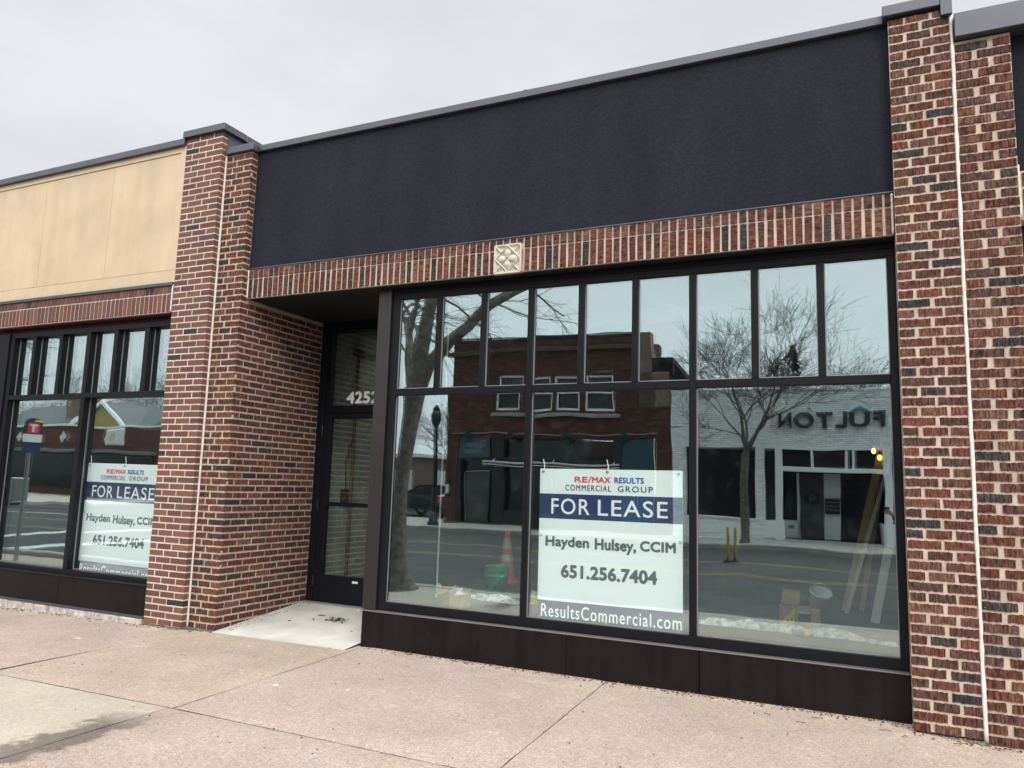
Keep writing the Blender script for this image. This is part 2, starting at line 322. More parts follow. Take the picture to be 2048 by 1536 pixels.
def thing(name, label, cat, loc=(0, 0, 0), rz=0, group=None):
    o = bpy.data.objects.new(name, None); C.objects.link(o); o.location = loc; o.rotation_euler = (0, 0, rz); o.empty_display_size = .2
    return tag(o, label, cat, group)
def text(s, x0, x1, z0, z1, T=None, off=0, space=1, ext=0, y=0, mb=None, mi=0, res=4, shear=0, bold=0):
    """letters as flat mesh in the x,z plane, stretched to the given box"""
    cu = bpy.data.curves.new('lettering', 'FONT'); cu.body = s; cu.size = 1; cu.offset = off; cu.space_character = space; cu.resolution_u = res; cu.shear = shear
    if ext: cu.extrude = ext
    o = bpy.data.objects.new('lettering', cu); C.objects.link(o)
    dg = bpy.context.evaluated_depsgraph_get(); me = o.evaluated_get(dg).to_mesh()
    vs = [v.co.copy() for v in me.vertices]; fs = [tuple(p.vertices) for p in me.polygons]
    o.evaluated_get(dg).to_mesh_clear(); bpy.data.objects.remove(o); bpy.data.curves.remove(cu)
    ax, bx = min(v.x for v in vs), max(v.x for v in vs); az, bz = min(v.y for v in vs), max(v.y for v in vs)
    mb = mb or MB()
    offs = [(0, 0)] + ([(bold * math.cos(math.pi * k / 4), bold * math.sin(math.pi * k / 4)) for k in range(8)] if bold else [])
    for k, (ox, oz) in enumerate(offs):   # heavier strokes: the same letter laid a few times, each a hair further out
        out = []
        for v in vs:
            p = Vector((x0 + bold + (v.x - ax) / (bx - ax) * (x1 - x0 - 2 * bold) + ox, y - v.z - .00006 * k, z0 + bold + (v.y - az) / (bz - az) * (z1 - z0 - 2 * bold) + oz))
            out.append(T @ p if T else p)
        mb.add(out, fs, (1, 1, 1), mi)
    return mb
rng = random.Random(11)
REDS = [(.116, .044, .033), (.100, .040, .031), (.128, .051, .038), (.108, .047, .038), (.090, .043, .036), (.138, .060, .044), (.146, .070, .053), (.104, .053, .044), (.080, .045, .039)]
DARKS = [(.040, .037, .039), (.046, .041, .041), (.058, .046, .043)]
SMOOTHS = [(.178, .080, .058), (.158, .070, .054), (.19, .088, .064), (.165, .082, .064), (.142, .068, .056), (.13, .072, .060)]
def rcol(pd=.09, pal=REDS):
    if rng.random() < pd: return rng.choice(DARKS)
    c = rng.choice(pal); k = rng.uniform(.86, 1.16); return (c[0] * k, c[1] * k, c[2] * k)
def brick(mb, P, U, Nn, u0, u1, z0, z1, col, jit=.0025, depth=.03, seg=.011, V=Vector((0, 0, 1))):
    """one brick with ragged face edges; P origin, U along, Nn outward normal"""
    n = max(3, int((u1 - u0) / seg)); r = rng.uniform
    top = []; bot = []
    e0, e1 = r(-jit, jit), r(-jit, jit)
    for i in range(n + 1):
        t = i / n; u = u0 + (u1 - u0) * t
        a = r(-jit, jit); b = r(-jit, jit)
        ua = u + (r(-jit, jit) + e0 if i == 0 else (r(-jit, jit) + e1 if i == n else 0)); ub = u + (e0 if i == 0 else (e1 if i == n else 0))
        pr = r(-.0015, .0015)
        bot.append(P + U * ua + V * (z0 + a) + Nn * pr); top.append(P + U * ub + V * (z1 + b) + Nn * pr)
    k = n + 1; vs = bot + top + [p - Nn * depth for p in bot] + [p - Nn * depth for p in top]
    fs = [(i, i + 1, k + i + 1, k + i) for i in range(n)] + [(k + i, k + i + 1, 3 * k + i + 1, 3 * k + i) for i in range(n)] + [(i + 1, i, 2 * k + i, 2 * k + i + 1) for i in range(n)]
    fs += [(0, k, 3 * k, 2 * k), (n, 2 * k + n, 3 * k + n, k + n)]
    mb.add(vs, fs, col)
CH = .0677
def courses(mb, P, U, Nn, pats, z0, z1, bh=.0515, jit=.0025, pal=REDS, pd=.08, first=None, depth=.03):
    k = 0; z = z0
    while z < z1 - .01:
        for i, (a, b) in enumerate(pats[k % len(pats)]):
            c = first(k) if first and i == (0 if first.side == 0 else len(pats[k % len(pats)]) - 1) else rcol(pd, pal)
            brick(mb, P, U, Nn, a, b, z, min(z + bh, z1), c, jit, depth)
        z += CH; k += 1
X_, Y_, Z_ = Vector((1, 0, 0)), Vector((0, 1, 0)), Vector((0, 0, 1))
def V3(*a): return Vector(a)

# ------------------------------------------------------------------ ground, pavements, road (structure)
TH = math.atan(-.063)
def gz(x):
    pts = [(-14, -.09), (-10, -.075), (-7, -.032), (-6.0, -.018), (-4.4, 0), (0, 0), (.45, -.016), (1.2, -.035), (40, -.035)]
    if x <= -14: return -.09
    for (a, p), (b, q) in zip(pts, pts[1:]):
        if a <= x <= b: return p + (q - p) * (x - a) / (b - a)
    return -.035
def struct(o): o['kind'] = 'structure'; return o
struct(MB().box(-400, 400, -400, 400, -.4, -.20).build('ground', 'earth'))
RD = Matrix.Rotation(TH, 4, 'Z')
struct(MB().add([tuple(RD @ V3(s, t, -.135)) for s, t in ((-150, -3.5), (150, -3.5), (150, -17.3), (-150, -17.3))], [(3, 2, 1, 0)]).build('road', 'asphalt'))
# road paint
pm = MB()
for t in (-9.72, -9.95, -12.45, -12.68):
    pm.add([tuple(RD @ V3(s, t + d, -.131)) for s, d in ((-26, -.04), (30, -.04), (30, .04), (-26, .04))], [(0, 1, 2, 3)])
struct(pm.build('road_marking', 'yellow_paint'))
pm = MB()
for k in range(2):
    s0 = -19.5 + k * 3.2
    pm.add([tuple(RD @ V3(s0 + a, t, -.131)) for a, t in ((0, -4), (.55, -4), (.55, -16.5), (0, -16.5))], [(0, 1, 2, 3)])
pm.add([tuple(RD @ V3(s, t, -.131)) for s, t in ((-60, -14.9), (-22, -14.9), (-22, -15.05), (-60, -15.05))], [(3, 2, 1, 0)])
struct(pm.build('road_marking', 'white_paint'))
# near pavement: dirt bed, slabs, kerb
bed = MB(); xs = [-40, -14, -10, -7, -6, -4.4, 0, .45, 1.2, 40]
bed.add([(x, y, gz(x) - .011) for x in xs for y in (-3.5, 1.6)], [(2 * i, 2 * i + 2, 2 * i + 3, 2 * i + 1) for i in range(len(xs) - 1)])
struct(bed.build('pavement_base', 'joint'))
def slab(mb, x0, x1, y0, y1, skew=0):
    nx, ny = max(6, int((x1 - x0) / .12)), max(6, int((y1 - y0) / .12)); g = .0032
    def P(i, j):
        x = x0 + (x1 - x0) * i / nx; y = y0 + (y1 - y0) * j / ny; e = 0
        if i in (0, nx): x += (g if i == 0 else -g) * rng.uniform(.2, 2.2)
        if j in (0, ny): y += (g if j == 0 else -g) * rng.uniform(.2, 2.2)
        x += skew * (y + 1)
        z = gz(x) + .003 * mnoise.noise(Vector((x * 1.3, y * 1.3, 3)))
        if i in (0, nx) or j in (0, ny): z -= .004
        return (x, y, z)
    vs = [P(i, j) for i in range(nx + 1) for j in range(ny + 1)]; w_ = ny + 1
    fs = [(i * w_ + j, i * w_ + w_ + j, i * w_ + w_ + j + 1, i * w_ + j + 1) for i in range(nx) for j in range(ny)]
    t_ = rng.uniform(.93, 1.06); mb.add(vs, fs, (t_, t_ * rng.uniform(.985, 1.01), t_ * rng.uniform(.97, 1.01)))
jx = [-40, -30, -22, -14.8, -12.7, -10.55, -8.45, -6.31, -4.38, -2.08, 1.9, 4.4, 12, 24, 40]
wk = MB(); pale = MB()
for a, b in zip(jx, jx[1:]):
    slab(wk, a, b, -2.0, .35, -.035 if a > -7 else 0)
    if a == -6.31: slab(pale, a, b, -3.44, -2.0)
    else: slab(wk, a, b, -3.44, -2.0)
struct(wk.build('pavement', 'walk')); struct(pale.build('pale_pavement', 'pale_walk'))
struct(MB().bbox(-60, 40, -3.63, -3.445, -.2, -.004, .02).build('kerb', 'kerb'))
# far pavement
struct(MB().box(-18.5, 60, -23, -17.5, -.3, .0, T=RD).build('far_pavement', 'pale_slab'))
struct(MB().bbox(-18.5, 60, -17.5, -17.3, -.3, .0, .02, T=RD).build('far_kerb', 'kerb'))
struct(MB().box(-34, -18.6, -60, -17.31, -.3, -.12, T=RD).build('side_street', 'asphalt'))
struct(MB().box(-70, -34.1, -30, -17.3, -.3, .0, T=RD).build('corner_pavement', 'pale_slab'))

# ================================================================== OUR SHOP BUILDING
B = thing('shop_building', 'single-storey brick shop with wide charcoal stucco band, recessed door and dark bronze storefront', 'building')
YG = .27
# ---- right pier
mb = MB()
pA = [(.003, .196), (.221, .386)]; pB = [(.003, .094), (.117, .264), (.286, .386)]
courses(mb, V3(0, 0, 0), X_, -Y_, [pB, pA], .012, 4.93, jit=.0033, pd=.085)
pier = mb.build('brick_pier', 'rug', B)
MB().box(.001, .392, .0045, .36, .014, 4.93).build('mortar', 'mortar', pier)
# left side of right pier (narrow reveal)
mb = MB()
for k in range(72): brick(mb, V3(0, 0, 0), Y_, -X_, .034, .083 if k % 2 else .083, .012 + k * CH, .062 + k * CH, rcol(), depth=.0008)
mb.build('pier_reveal', 'rug', pier)
# ---- left pier: front and the alcove side are one brick part
mb = MB()
W = .368
qA = [(.004, .100), (.122, .366)] if False else [(.006, .150), (.170, W - .0)]
qB = [(.006, .088), (.108, .252), (.270, W)]
cc = [rcol(.09) for _ in range(90)]
def fc(k): return cc[k]
fc.side = 1
PL = V3(-6.431, 0, 0)
courses(mb, PL, X_, -Y_, [qB, qA], -.008, 4.93, bh=.0495, jit=.0036, pd=.08, first=fc, depth=.03)
# side return: lower part runs back to the door (alcove), above the lintel only a short reveal
PS = V3(-6.063, 0, 0); k = 0; z = -.008
while z < 4.92:
    zt = min(z + .0495, 4.93); end = 1.36 if z < 3.30 else .083; zt = min(zt, 3.335) if 3.2 < z < 3.30 else zt
    if True:
        a, b = .0306, (.098 if k % 2 else .202)
        brick(mb, PS, Y_, X_, a, min(b, end), z, zt, cc[k], .0014)
        u = b + .014
        while u < end - .02 and end > 1:
            v = min(u + .189, end)
            brick(mb, PS, Y_, X_, u, v, z, zt, rcol(.055), .0028); u += .203
    z += CH; k += 1
lp = mb.build('brick_pier', 'rug', B); lp['label'] = 'left brick pier returning into the door alcove'
MB().box(-6.431, -6.0665, .004, 1.36, -.006, 3.335).box(-6.431, -6.0665, .004, .36, 3.335, 4.93).build('mortar', 'mortar', lp)
mb = MB(); seg = 70
for (x, y, z0, z1, r) in ((.397, -.001, .0, 4.87, .0115),):
    pts = [(x + rng.uniform(-.0015, .0015), y, z0 + (z1 - z0) * i / seg) for i in range(seg + 1)]
    mb.tube(pts, [r * rng.uniform(.8, 1.25) for _ in pts], 8)
mb.build('caulk_joint', 'caulk', B, True)
mb = MB(); pts = [(-6.425, -.004, -.01 + 4.94 * i / seg) for i in range(seg + 1)]
mb.tube(pts, [.011 * rng.uniform(.85, 1.2) for _ in pts], 8); mb.build('caulk_joint', 'caulk', B, True)
# ---- stucco band
MB().box(-6.062, -.002, .086, .4, 3.664, 4.96).build('stucco_band', 'stucco', B)
MB().box(-6.075, 0, .072, .10, 3.655, 3.6635).build('drip_flashing', 'coping', B)
# ---- brick lintel: soldier course with a header row over it
mb = MB(); YL = .080
n = int(round(6.06 / CH)); st = 6.06 / n
for i in range(n):
    x = -6.06 + i * st
    if -3.178 < x + .01 and x + st < -2.90: pass
    else: brick(mb, V3(0, YL, 0), X_, -Y_, x + .010, x + st - .008, 3.346, 3.545, rcol(.13), .0034, .05)
    xx = x + .02
    zz = 3.628 if (-3.19 < x and x + st < -2.89) else 3.556
    if zz < 3.6: brick(mb, V3(0, YL - .004, 0), X_, -Y_, xx - .011, xx + st - .027, 3.557, 3.653, rcol(.05), .0014, .05)
    else: brick(mb, V3(0, YL - .004, 0), X_, -Y_, xx - .011, xx + st - .027, 3.605, 3.652, rcol(.05), .0014, .05)
lin = mb.build('brick_lintel', 'rug_soldier', B)
MB().box(-6.06, -.002, YL + .004, .36, 3.341, 3.655).build('mortar', 'mortar', lin)
MB().box(-6.058, -.003, YL - .002, YL + .022, 3.334, 3.3405).build('steel_angle', 'steel_lintel', lin)
for x in (-6.058, -.012): MB().tube([(x, YL - .002, 3.345 + .3 * i / 20) for i in range(21)], [rng.uniform(.006, .010) for _ in range(21)], 7).build('caulk_joint', 'caulk', B, True)
# ---- ornament tile with a four-petal flower
tx, tz, ts = -3.041, 3.465, .132; yf = YL - .018
tile = MB(); g = 56; vs = []
def tileh(a, b):
    h = 0.0; d = abs(a) + abs(b); m_ = max(abs(a), abs(b)); r = math.hypot(a, b); th = math.atan2(b, a)
    if m_ > .90: return .012
    if m_ > .84: h = .012 - .009 * min(1, (.90 - m_) / .05)
    if .80 < d < .98: h = max(h, .016 * (1 - abs(d - .89) / .09) ** .5)
    elif d <= .80:
        h = .002
        pet = abs(math.cos(2 * th)) ** .5 * .72
        if r < pet: h = .004 + .017 * math.sin(min(1, r / pet) * math.pi) ** .7 * (.55 + .45 * abs(math.cos(2 * th)))
        if .66 < d < .72: h = .010
        if r < .14: h = .020 * (1 if r > .075 else .25)
    elif d > .98:
        q = abs(abs(a) - abs(b)); 
        if q < .12: h = max(h, .015 * (1 - q / .12))
    return h
for i in range(g + 1):
    for j in range(g + 1):
        a = -1 + 2 * i / g; b = -1 + 2 * j / g; vs.append((tx + a * ts, yf + .012 - tileh(a, b) * 1.3, tz + b * ts))
fs = [(i * (g + 1) + j, (i + 1) * (g + 1) + j, (i + 1) * (g + 1) + j + 1, i * (g + 1) + j + 1) for i in range(g) for j in range(g)]
tile.add(vs, fs); tile.box(tx - ts, tx + ts, yf + .0125, .1, tz - ts, tz + ts)
for (a0, a1, b0, b1) in ((-ts, -ts + .006, -ts, ts), (ts - .006, ts, -ts, ts), (-ts, ts, -ts, -ts + .006), (-ts, ts, ts - .006, ts)): tile.box(tx + a0, tx + a1, yf - .0042, yf + .0124, tz + b0, tz + b1)
tile.build('flower_tile', 'tile', B)
# ---- copings
mb = MB()
mb.bbox(-6.03, -2.918, .048, .62, 4.945, 5.012, .004).bbox(-2.914, -.03, .048, .62, 4.945, 5.012, .004)
mb.bbox(-6.415, -6.031, -.035, .62, 4.936, 5.014, .004)
mb.bbox(-.035, .333, -.032, .62, 4.953, 5.035, .004).bbox(.3335, .405, -.034, .62, 4.872, 5.035, .003)
mb.build('coping', 'coping', B)
MB().box(-2.93, -2.90, .046, .30, 4.943, 5.0135).build('coping_seam', 'coping', B)
# ---- alcove: landing, soffit, header over the door
def lz(y, x=-5.2):
    t = max(0, min(1, (y + .04) / 1.36)); return (gz(x) + .004) * (1 - t) + .12 * t
mb = MB(); ly = [-.035 + 1.39 * i / 40 for i in range(41)]; lv = []
for y in ly: lv += [(-6.06, y, lz(y, -6.06)), (-5.2, y, lz(y)), (-4.475 if y > .0 else -4.47, y, lz(y, -4.47)), (-4.44 if y > .18 else -4.4695, y, lz(y, -4.44))]
mb.add(lv + [(-6.06, -.035, -.05), (-5.2, -.035, -.05), (-4.47, -.035, -.05)], [(4 * i + q, 4 * i + q + 1, 4 * i + q + 5, 4 * i + q + 4) for i in range(40) for q in range(3)] + [(164, 165, 1, 0), (165, 166, 2, 1)])
mb.build('landing', 'conc', B)
MB().box(-6.062, -4.30, .30, 1.42, 3.336, 3.40).box(-6.0625, -.002, YL + .0225, .3, 3.337, 3.3405).build('soffit', 'soffit', B)
# ---- door set
DY = 1.343
door_set = MB().bbox(-6.052, -5.965, DY - .03, DY + .08, .12, 3.335, .003).bbox(-5.965, -4.46, DY - .03, DY + .08, 3.222, 3.335, .003).bbox(-5.965, -4.60, DY - .02, DY + .08, 2.255, 2.345, .003).bbox(-4.98, -4.44, DY - .03, DY + .08, .12, 3.222, .003).box(-6.062, -6.0525, DY - .01, DY + .05, .12, 3.335)
door_set.bbox(-5.965, -5.895, DY - .015, DY + .06, 2.345, 3.222, .003)
door_set = door_set.build('door_frame', 'frame', B)
tp = MB().box(-5.895, -4.98, DY + .01, DY + .018, 2.345, 3.222).build('transom_pane', 'door_glass', door_set)
nm = MB(); text('4252', -5.670, -5.222, 2.366, 2.508, bold=.0075, y=DY + .004, mb=nm, space=1.04)
nm.build('house_number', 'vinyl', door_set)
mb = MB().bbox(-5.955, -5.845, DY - .03, DY + .03, .128, 2.25, .003).bbox(-5.10, -4.99, DY - .03, DY + .03, .128, 2.25, .003)
mb.bbox(-5.845, -5.10, DY - .03, DY + .03, .128, .425, .003).bbox(-5.845, -5.10, DY - .03, DY + .03, 2.192, 2.25, .003)
mb.bbox(-5.845, -5.10, DY - .028, DY + .028, 1.193, 1.238, .003)
door = mb.build('door', 'frame', B)
MB().box(-5.845, -5.10, DY - .006, DY + .002, .425, 1.193).box(-5.845, -5.10, DY - .006, DY + .002, 1.238, 2.192).build('door_glass', 'door_glass', door)
for z in (.30, 1.15, 2.0): MB().tube([(-5.96, DY - .036, z), (-5.96, DY - .036, z + .11)], .008, 8).build('hinge', 'post', door)
MB().box(-5.42, -5.345, DY - .0315, DY - .0302, .362, .385).build('door_sticker', 'white', door)
MB().box(-6.05, -4.45, DY - .10, DY - .03, .105, .127).build('threshold', 'bead', B)
# side return of the storefront towards the door
MB().box(-4.475, -4.35, .30, 1.312, .12, 3.336).build('storefront_return', 'frame', B)
# ---- bulkhead
mb = MB()
for a, b in ((-4.455, -2.4635), (-2.4605, -1.4045), (-1.4015, -.006)): mb.bbox(a, b, .173, .30, -.02, .312, .003)
mb.build('bulkhead', 'bulk', B)
MB().bbox(-4.458, -.004, .166, .30, .3125, .322, .002).build('sill_cap', 'sill', B)
MB().bbox(-4.482, -4.338, .205, .305, .323, 3.335, .004).build('corner_post', 'post', B)
# ---- storefront frame
FY0, FY1 = .233, .345
bays = [(-4.262, -2.906), (-2.854, -1.490), (-1.436, -.056)]
fr = MB(); fr.bbox(-4.336, -.004, FY0, FY1, .323, .402, .003); fr.bbox(-4.336, -.004, FY0, FY1, 3.236, 3.335, .003)
fr.box(-4.336, -.004, FY0 - .012, FY0 + .02, 3.29, 3.3345)
for a, b in ((-4.336, -4.262), (-2.906, -2.854), (-1.490, -1.436), (-.056, -.005)): fr.bbox(a, b, FY0 - .001, FY1, .4025, 3.2355, .003)
for a, b in bays: fr.bbox(a + .0005, b - .0005, FY0, FY1, 2.303, 2.363, .003)
panes = []
for a, b in bays:
    w3 = (b - a - 2 * .052) / 3
    panes.append((a, b, .402, 2.303))
    for k in range(3):
        x0 = a + k * (w3 + .052); panes.append((x0, x0 + w3, 2.363, 3.236))
        if k < 2: fr.bbox(x0 + w3, x0 + w3 + .052, FY0, FY1, 2.3635, 3.2355, .003)
SF = fr.build('storefront_frame', 'frame', B)
bd = MB()
def beads(bd, x0, x1, z0, z1, y):
    e = .008
    bd.box(x0, x0 + e, y - .006, y, z0, z1).box(x1 - e * .6, x1, y - .006, y, z0, z1).box(x0 + e, x1 - e * .6, y - .008, y, z0, z0 + .009)
def pane(parent, x0, x1, z0, z1, y, name='window_pane'):
    k = .0022; e = [rng.uniform(-k, k) * min(1, (x1 - x0)) for _ in range(3)]; e.append(e[0] + e[2] - e[1])   # each pane sits a hair out of true
    m = MB(); m.add([(x0, y + e[0], z0), (x1, y + e[1], z0), (x1, y + e[2], z1), (x0, y + e[3], z1)], [(0, 1, 2, 3)], mi=0)
    m.add([(x0, y + .024 - e[2], z0), (x1, y + .024 - e[3], z0), (x1, y + .024 - e[0], z1), (x0, y + .024 - e[1], z1)], [(0, 1, 2, 3)], mi=1)
    return m.build(name, ['glass', 'ghost'], parent)
for p in panes:
    beads(bd, *p, YG); pane(SF, *p, YG)
bd.build('glazing_gasket', 'bead', SF)
# ---- interior shell
iw = MB()
mw = MB().box(-6.30, -6.035, 1.45, 3.02, .1, 3.6).build('interior_brick_wall', 'int_mortar', B)
MB().box(-6.30, -6.0, 3.021, 8, .1, 3.6).build('interior_wall', 'int_wall', B)
k = 0; z = .13
while z < 3.5:
    u = 1.46 - (.1 if k % 2 else 0)
    while u < 2.83:
        c = rng.uniform(.92, 1.05); brick(iw, V3(-6.029, 0, 0), Y_, X_, max(1.455, u), u + .19, z, z + .056, (.30 * c, .325 * c, .295 * c), .0012, .02); u += .203
    z += CH; k += 1
iw.build('painted_bricks', 'int_brick', mw)
MB().tube([(-5.985, 1.95, .12), (-5.985, 1.95, 2.45)], .022, 10).build('wall_pipe', 'copper', B)
pp = MB().tube([(-5.985, 1.95, 2.45), (-5.985, 1.95, 3.07)], .023, 10).tube([(-5.985, 1.95, 3.07), (-5.985, 3.2, 3.12)], .016, 8).tube([(-5.985, 1.90, 3.08), (-5.985, 2.03, 3.07)], .05, 10)
pp.build('pipe_valve', 'rubber', B)
MB().bbox(-6.03, -5.96, 1.80, 1.88, 1.20, 1.38, .005).tube([(-5.98, 1.84, 1.38), (-5.98, 1.80, 1.7), (-5.985, 1.93, 2.0)], .007, 6).build('junction_box', 'rubber', B)
MB().box(-4.40, .8, .30, 1.36, .02, .118).box(-6.3, .8, 1.3605, 2.45, .02, .118).box(-6.3, .8, 2.45, 9, .0, .112).build('interior_floor', 'int_floor', B)
MB().box(-6.3, .8, 8.0, 8.1, .1, 3.6).box(.7, .8, .37, 8.0, .1, 3.6).build('interior_wall', 'int_wall', B)
cl_ = MB().box(-6.45, .8, .36, 2.2, 3.45, 3.6).box(-6.45, .8, 2.9, 9, 3.45, 3.6).box(-6.45, -5.8, 2.2, 2.9, 3.45, 3.6).box(-.2, .8, 2.2, 2.9, 3.45, 3.6).build('interior_ceiling', 'ceil', B)  # gap left in ceiling and roof, added to bring daylight onto the props
MB().box(-6.43, .74, .4, 2.2, 4.10, 4.20).box(-6.43, .74, 2.9, 12, 4.10, 4.20).box(-6.43, -5.8, 2.2, 2.9, 4.1, 4.2).box(-.2, .74, 2.2, 2.9, 4.1, 4.2).build('roof', 'roof_grey', B)
MB().box(-5.8, -.2, 2.1, 2.2, 3.6, 4.3).box(-5.8, -.2, 2.9, 3.0, 3.6, 4.3).build('added_light_opening_rim', 'black', B)
MB().box(-5.85, -.15, 2.15, 2.95, 4.301, 4.31).build('added_light_opening', 'door_glass', B)  # cover of the added roof opening, unseen, there only to light the interior

# ================================================================== NEIGHBOUR ON THE RIGHT
RB = thing('neighbour_shop', 'charcoal stucco shop front with rough brick pier, right of the long white caulk line', 'building', group=None)
mb = MB()
sA = [(.412, .513), (.548, .738)]; sB = [(.412, .606), (.640, .738)]
courses(mb, V3(0, .004, 0), X_, -Y_, [sB, sA], -.01, 4.67, jit=.0034, pd=.085)
rp = mb.build('brick_pier', 'rug', RB)
MB().box(.4095, .742, .0115, .36, -.02, 4.67).build('mortar', 'mortar', rp)
MB().bbox(.412, 4, -.05, .5, 4.680, 4.858, .004).build('coping', 'coping', RB)
MB().box(.7425, 4, .086, .4, 3.70, 4.68).build('stucco_band', 'stucco', RB)
mb = MB()
for i in range(30):
    x = .775 + i * CH; brick(mb, V3(0, .08, 0), X_, -Y_, x, x + .052, 3.37, 3.57, rcol(.1), .002, .05); brick(mb, V3(0, .078, 0), X_, -Y_, x, x + .052, 3.595, 3.685, rcol(.05), .0015, .05)
l2 = mb.build('brick_lintel', 'rug_soldier', RB); MB().box(.743, 2.9, .087, .36, 3.36, 3.699).build('mortar', 'mortar', l2)
mb = MB(); mb.tube([(.752, .075, 3.37 + .37 * i / 12) for i in range(13)], [rng.uniform(.009, .014) for _ in range(13)], 7); mb.build('caulk_joint', 'caulk', RB, True)
f2 = MB().bbox(.743, 2.9, .23, .34, 3.24, 3.36, .003).bbox(.743, .80, .23, .34, .35, 3.24, .003).bbox(.743, 2.9, .17, .34, -.02, .34, .003).bbox(2.0, 2.06, .23, .34, .35, 3.24, .003).build('storefront_frame', 'frame', RB)
pane(f2, .80, 2.0, .35, 3.24, .27)
pane(f2, 2.06, 2.9, .35, 3.24, .27)
MB().box(.81, 4, .40, 4, .0, .1).box(.81, 4, 3.9, 4, .1, 3.6).box(3.9, 4, .3, 3.9, .1, 3.6).build('interior_floor', 'int_floor', RB)
MB().box(2.9, 4, .0, .39, -.02, 3.70).box(.745, 4, .405, 4, 3.45, 3.6).build('side_wall', 'dark_brick', RB)

# ================================================================== NEIGHBOUR ON THE LEFT
LB = thing('neighbour_shop', 'tan panelled brick shop with smooth brick pier and dark storefront over white stone base', 'building')
mb = MB(); YP = -.074
tA = [(.002, .086), (.097, .290), (.301, .532)]; tA = [(.002, .090), (.103, .295), (.308, .5325)]; tB = [(.002, .190), (.203, .396), (.409, .5325)]
sc_ = [rcol(.03, SMOOTHS) for _ in range(90)]
def fs_(k): return sc_[k]
fs_.side = 1
courses(mb, V3(-6.964, YP, 0), X_, -Y_, [tB, tA], -.008, 5.19, bh=.053, jit=.0012, pal=SMOOTHS, pd=.03, first=fs_, depth=.025)
for k in range(77):
    z = -.008 + k * CH
    brick(mb, V3(-6.431, YP, 0), Y_, X_, .0255, .072, z, min(z + .053, 5.19), sc_[k], .0004, .01)
sp_ = mb.build('brick_pier', 'smooth_brick', LB)
MB().box(-6.964, -6.4345, YP + .002, .35, -.012, 5.19).build('mortar', 'mortar_pale', sp_)
mb = MB().bbox(-6.995, -6.382, -.112, .22, 5.190, 5.266, .004).bbox(-6.46, -6.382, .2205, .55, 5.186, 5.262, .004)
mb.build('coping', 'coping', LB)
MB().box(-6.96, -6.43, .0, .5, 5.02, 5.189).build('parapet_return', 'coping', LB)
MB().bbox(-9.683, -6.97, -.112, .45, 5.113, 5.187, .003).bbox(-14, -9.687, -.112, .45, 5.113, 5.187, .003).build('roof_coping', 'coping', LB)
TB = MB()
edges = [-14, -11.6, -10.45, -9.33, -8.125, -7.05]
for a, b in zip(edges, edges[1:]): TB.box(a + .002, b - .002, YP + .012, .1, 3.706, 5.04)
TB = TB.build('tan_panel', 'tan', LB)
MB().box(-14, -7.042, YP + .002, .1, 5.046, 5.112).box(-7.046, -6.966, YP + .001, .1, 3.70, 5.113).build('panel_trim', 'tan_trim', LB)
MB().box(-14, -6.967, YP + .003, .1, 3.558, 3.698).build('lower_trim_board', 'tan_trim', LB)
MB().bbox(-14, -6.968, YP - .028, .1, 3.520, 3.556, .003).build('flashing', 'coping', LB)
mb = MB()
for i in range(104):
    x = -6.985 - (i + 1) * CH
    brick(mb, V3(0, YP - .008, 0), X_, -Y_, x + .006, x + CH - .006, 3.232, 3.424, rcol(.02, SMOOTHS), .0008, .05)
    brick(mb, V3(0, YP - .012, 0), X_, -Y_, x + .006, x + CH - .006, 3.440, 3.515, rcol(.02, SMOOTHS), .0008, .05)
l3 = mb.build('brick_lintel', 'smooth_brick', LB)
MB().box(-14, -6.985, YP - .004, .1, 3.226, 3.519).build('mortar', 'mortar_pale', l3)
MB().box(-14, -6.975, YP - .006, .06, 3.214, 3.2255).build('steel_angle', 'red_steel', LB)
MB().tube([(-6.974, YP - .006, 3.23 + .3 * i / 12) for i in range(13)], .008, 7).build('caulk_joint', 'caulk', LB, True)
MB().box(-14, -6.97, .06, .2, 3.16, 3.52).build('lintel_soffit', 'red_steel', LB)
fr = MB(); g0, g1 = 0.0, .17; yg = .076
fr.bbox(-9.80, -6.95, g0, g1, 3.10, 3.16, .003).bbox(-9.80, -6.95, g0, g1, .345, .412, .003)
fr.bbox(-10.05, -9.80, g0 - .02, g1, .345, 3.16, .003)
fr.bbox(-8.395, -8.325, g0 - .001, g1, .4125, 3.0995, .003).bbox(-9.80, -9.725, g0 - .001, g1, .4125, 3.0995, .003).bbox(-7.0, -6.95, g0 - .001, g1, .4125, 3.0995, .003)
for a, b in ((-9.725, -8.395), (-8.325, -7.0)): fr.bbox(a + .0005, b - .0005, g0, g1, 2.337, 2.390, .003)
ms = [(-9.725, -9.372), (-9.309, -8.879), (-8.818, -8.395), (-8.325, -7.933), (-7.868, -7.439), (-7.370, -7.0)]
for (a, b), (c, d) in zip(ms, ms[1:]):
    if abs(b + 8.395) > .01: fr.bbox(b, c, g0, g1, 2.3905, 3.0995, .003)
fr.bbox(-11.9, -10.05, g0, g1, .345, 3.16, .003)
LF = fr.build('storefront_frame', 'frame', LB)
bd = MB()
for p in [(-9.725, -8.395, .412, 2.337), (-8.325, -7.0, .412, 2.337)] + [(a, b, 2.390, 3.10) for a, b in ms]:
    beads(bd, *p, yg); pane(LF, *p, yg)
bd.build('glazing_gasket', 'bead', LF)
mb = MB().bbox(-8.315, -6.966, YP - .004, .12, .052, .345, .003).bbox(-11.9, -8.319, YP - .004, .12, .052, .345, .003)
mb.bbox(-11.9, -6.966, YP - .012, .12, .3455, .356, .002)
mb.build('bulkhead', 'bulk', LB)
MB().box(-11.9, -6.967, YP - .014, .1, .030, .0515).build('base_flashing', 'coping', LB)
x = -6.972; bs = MB()
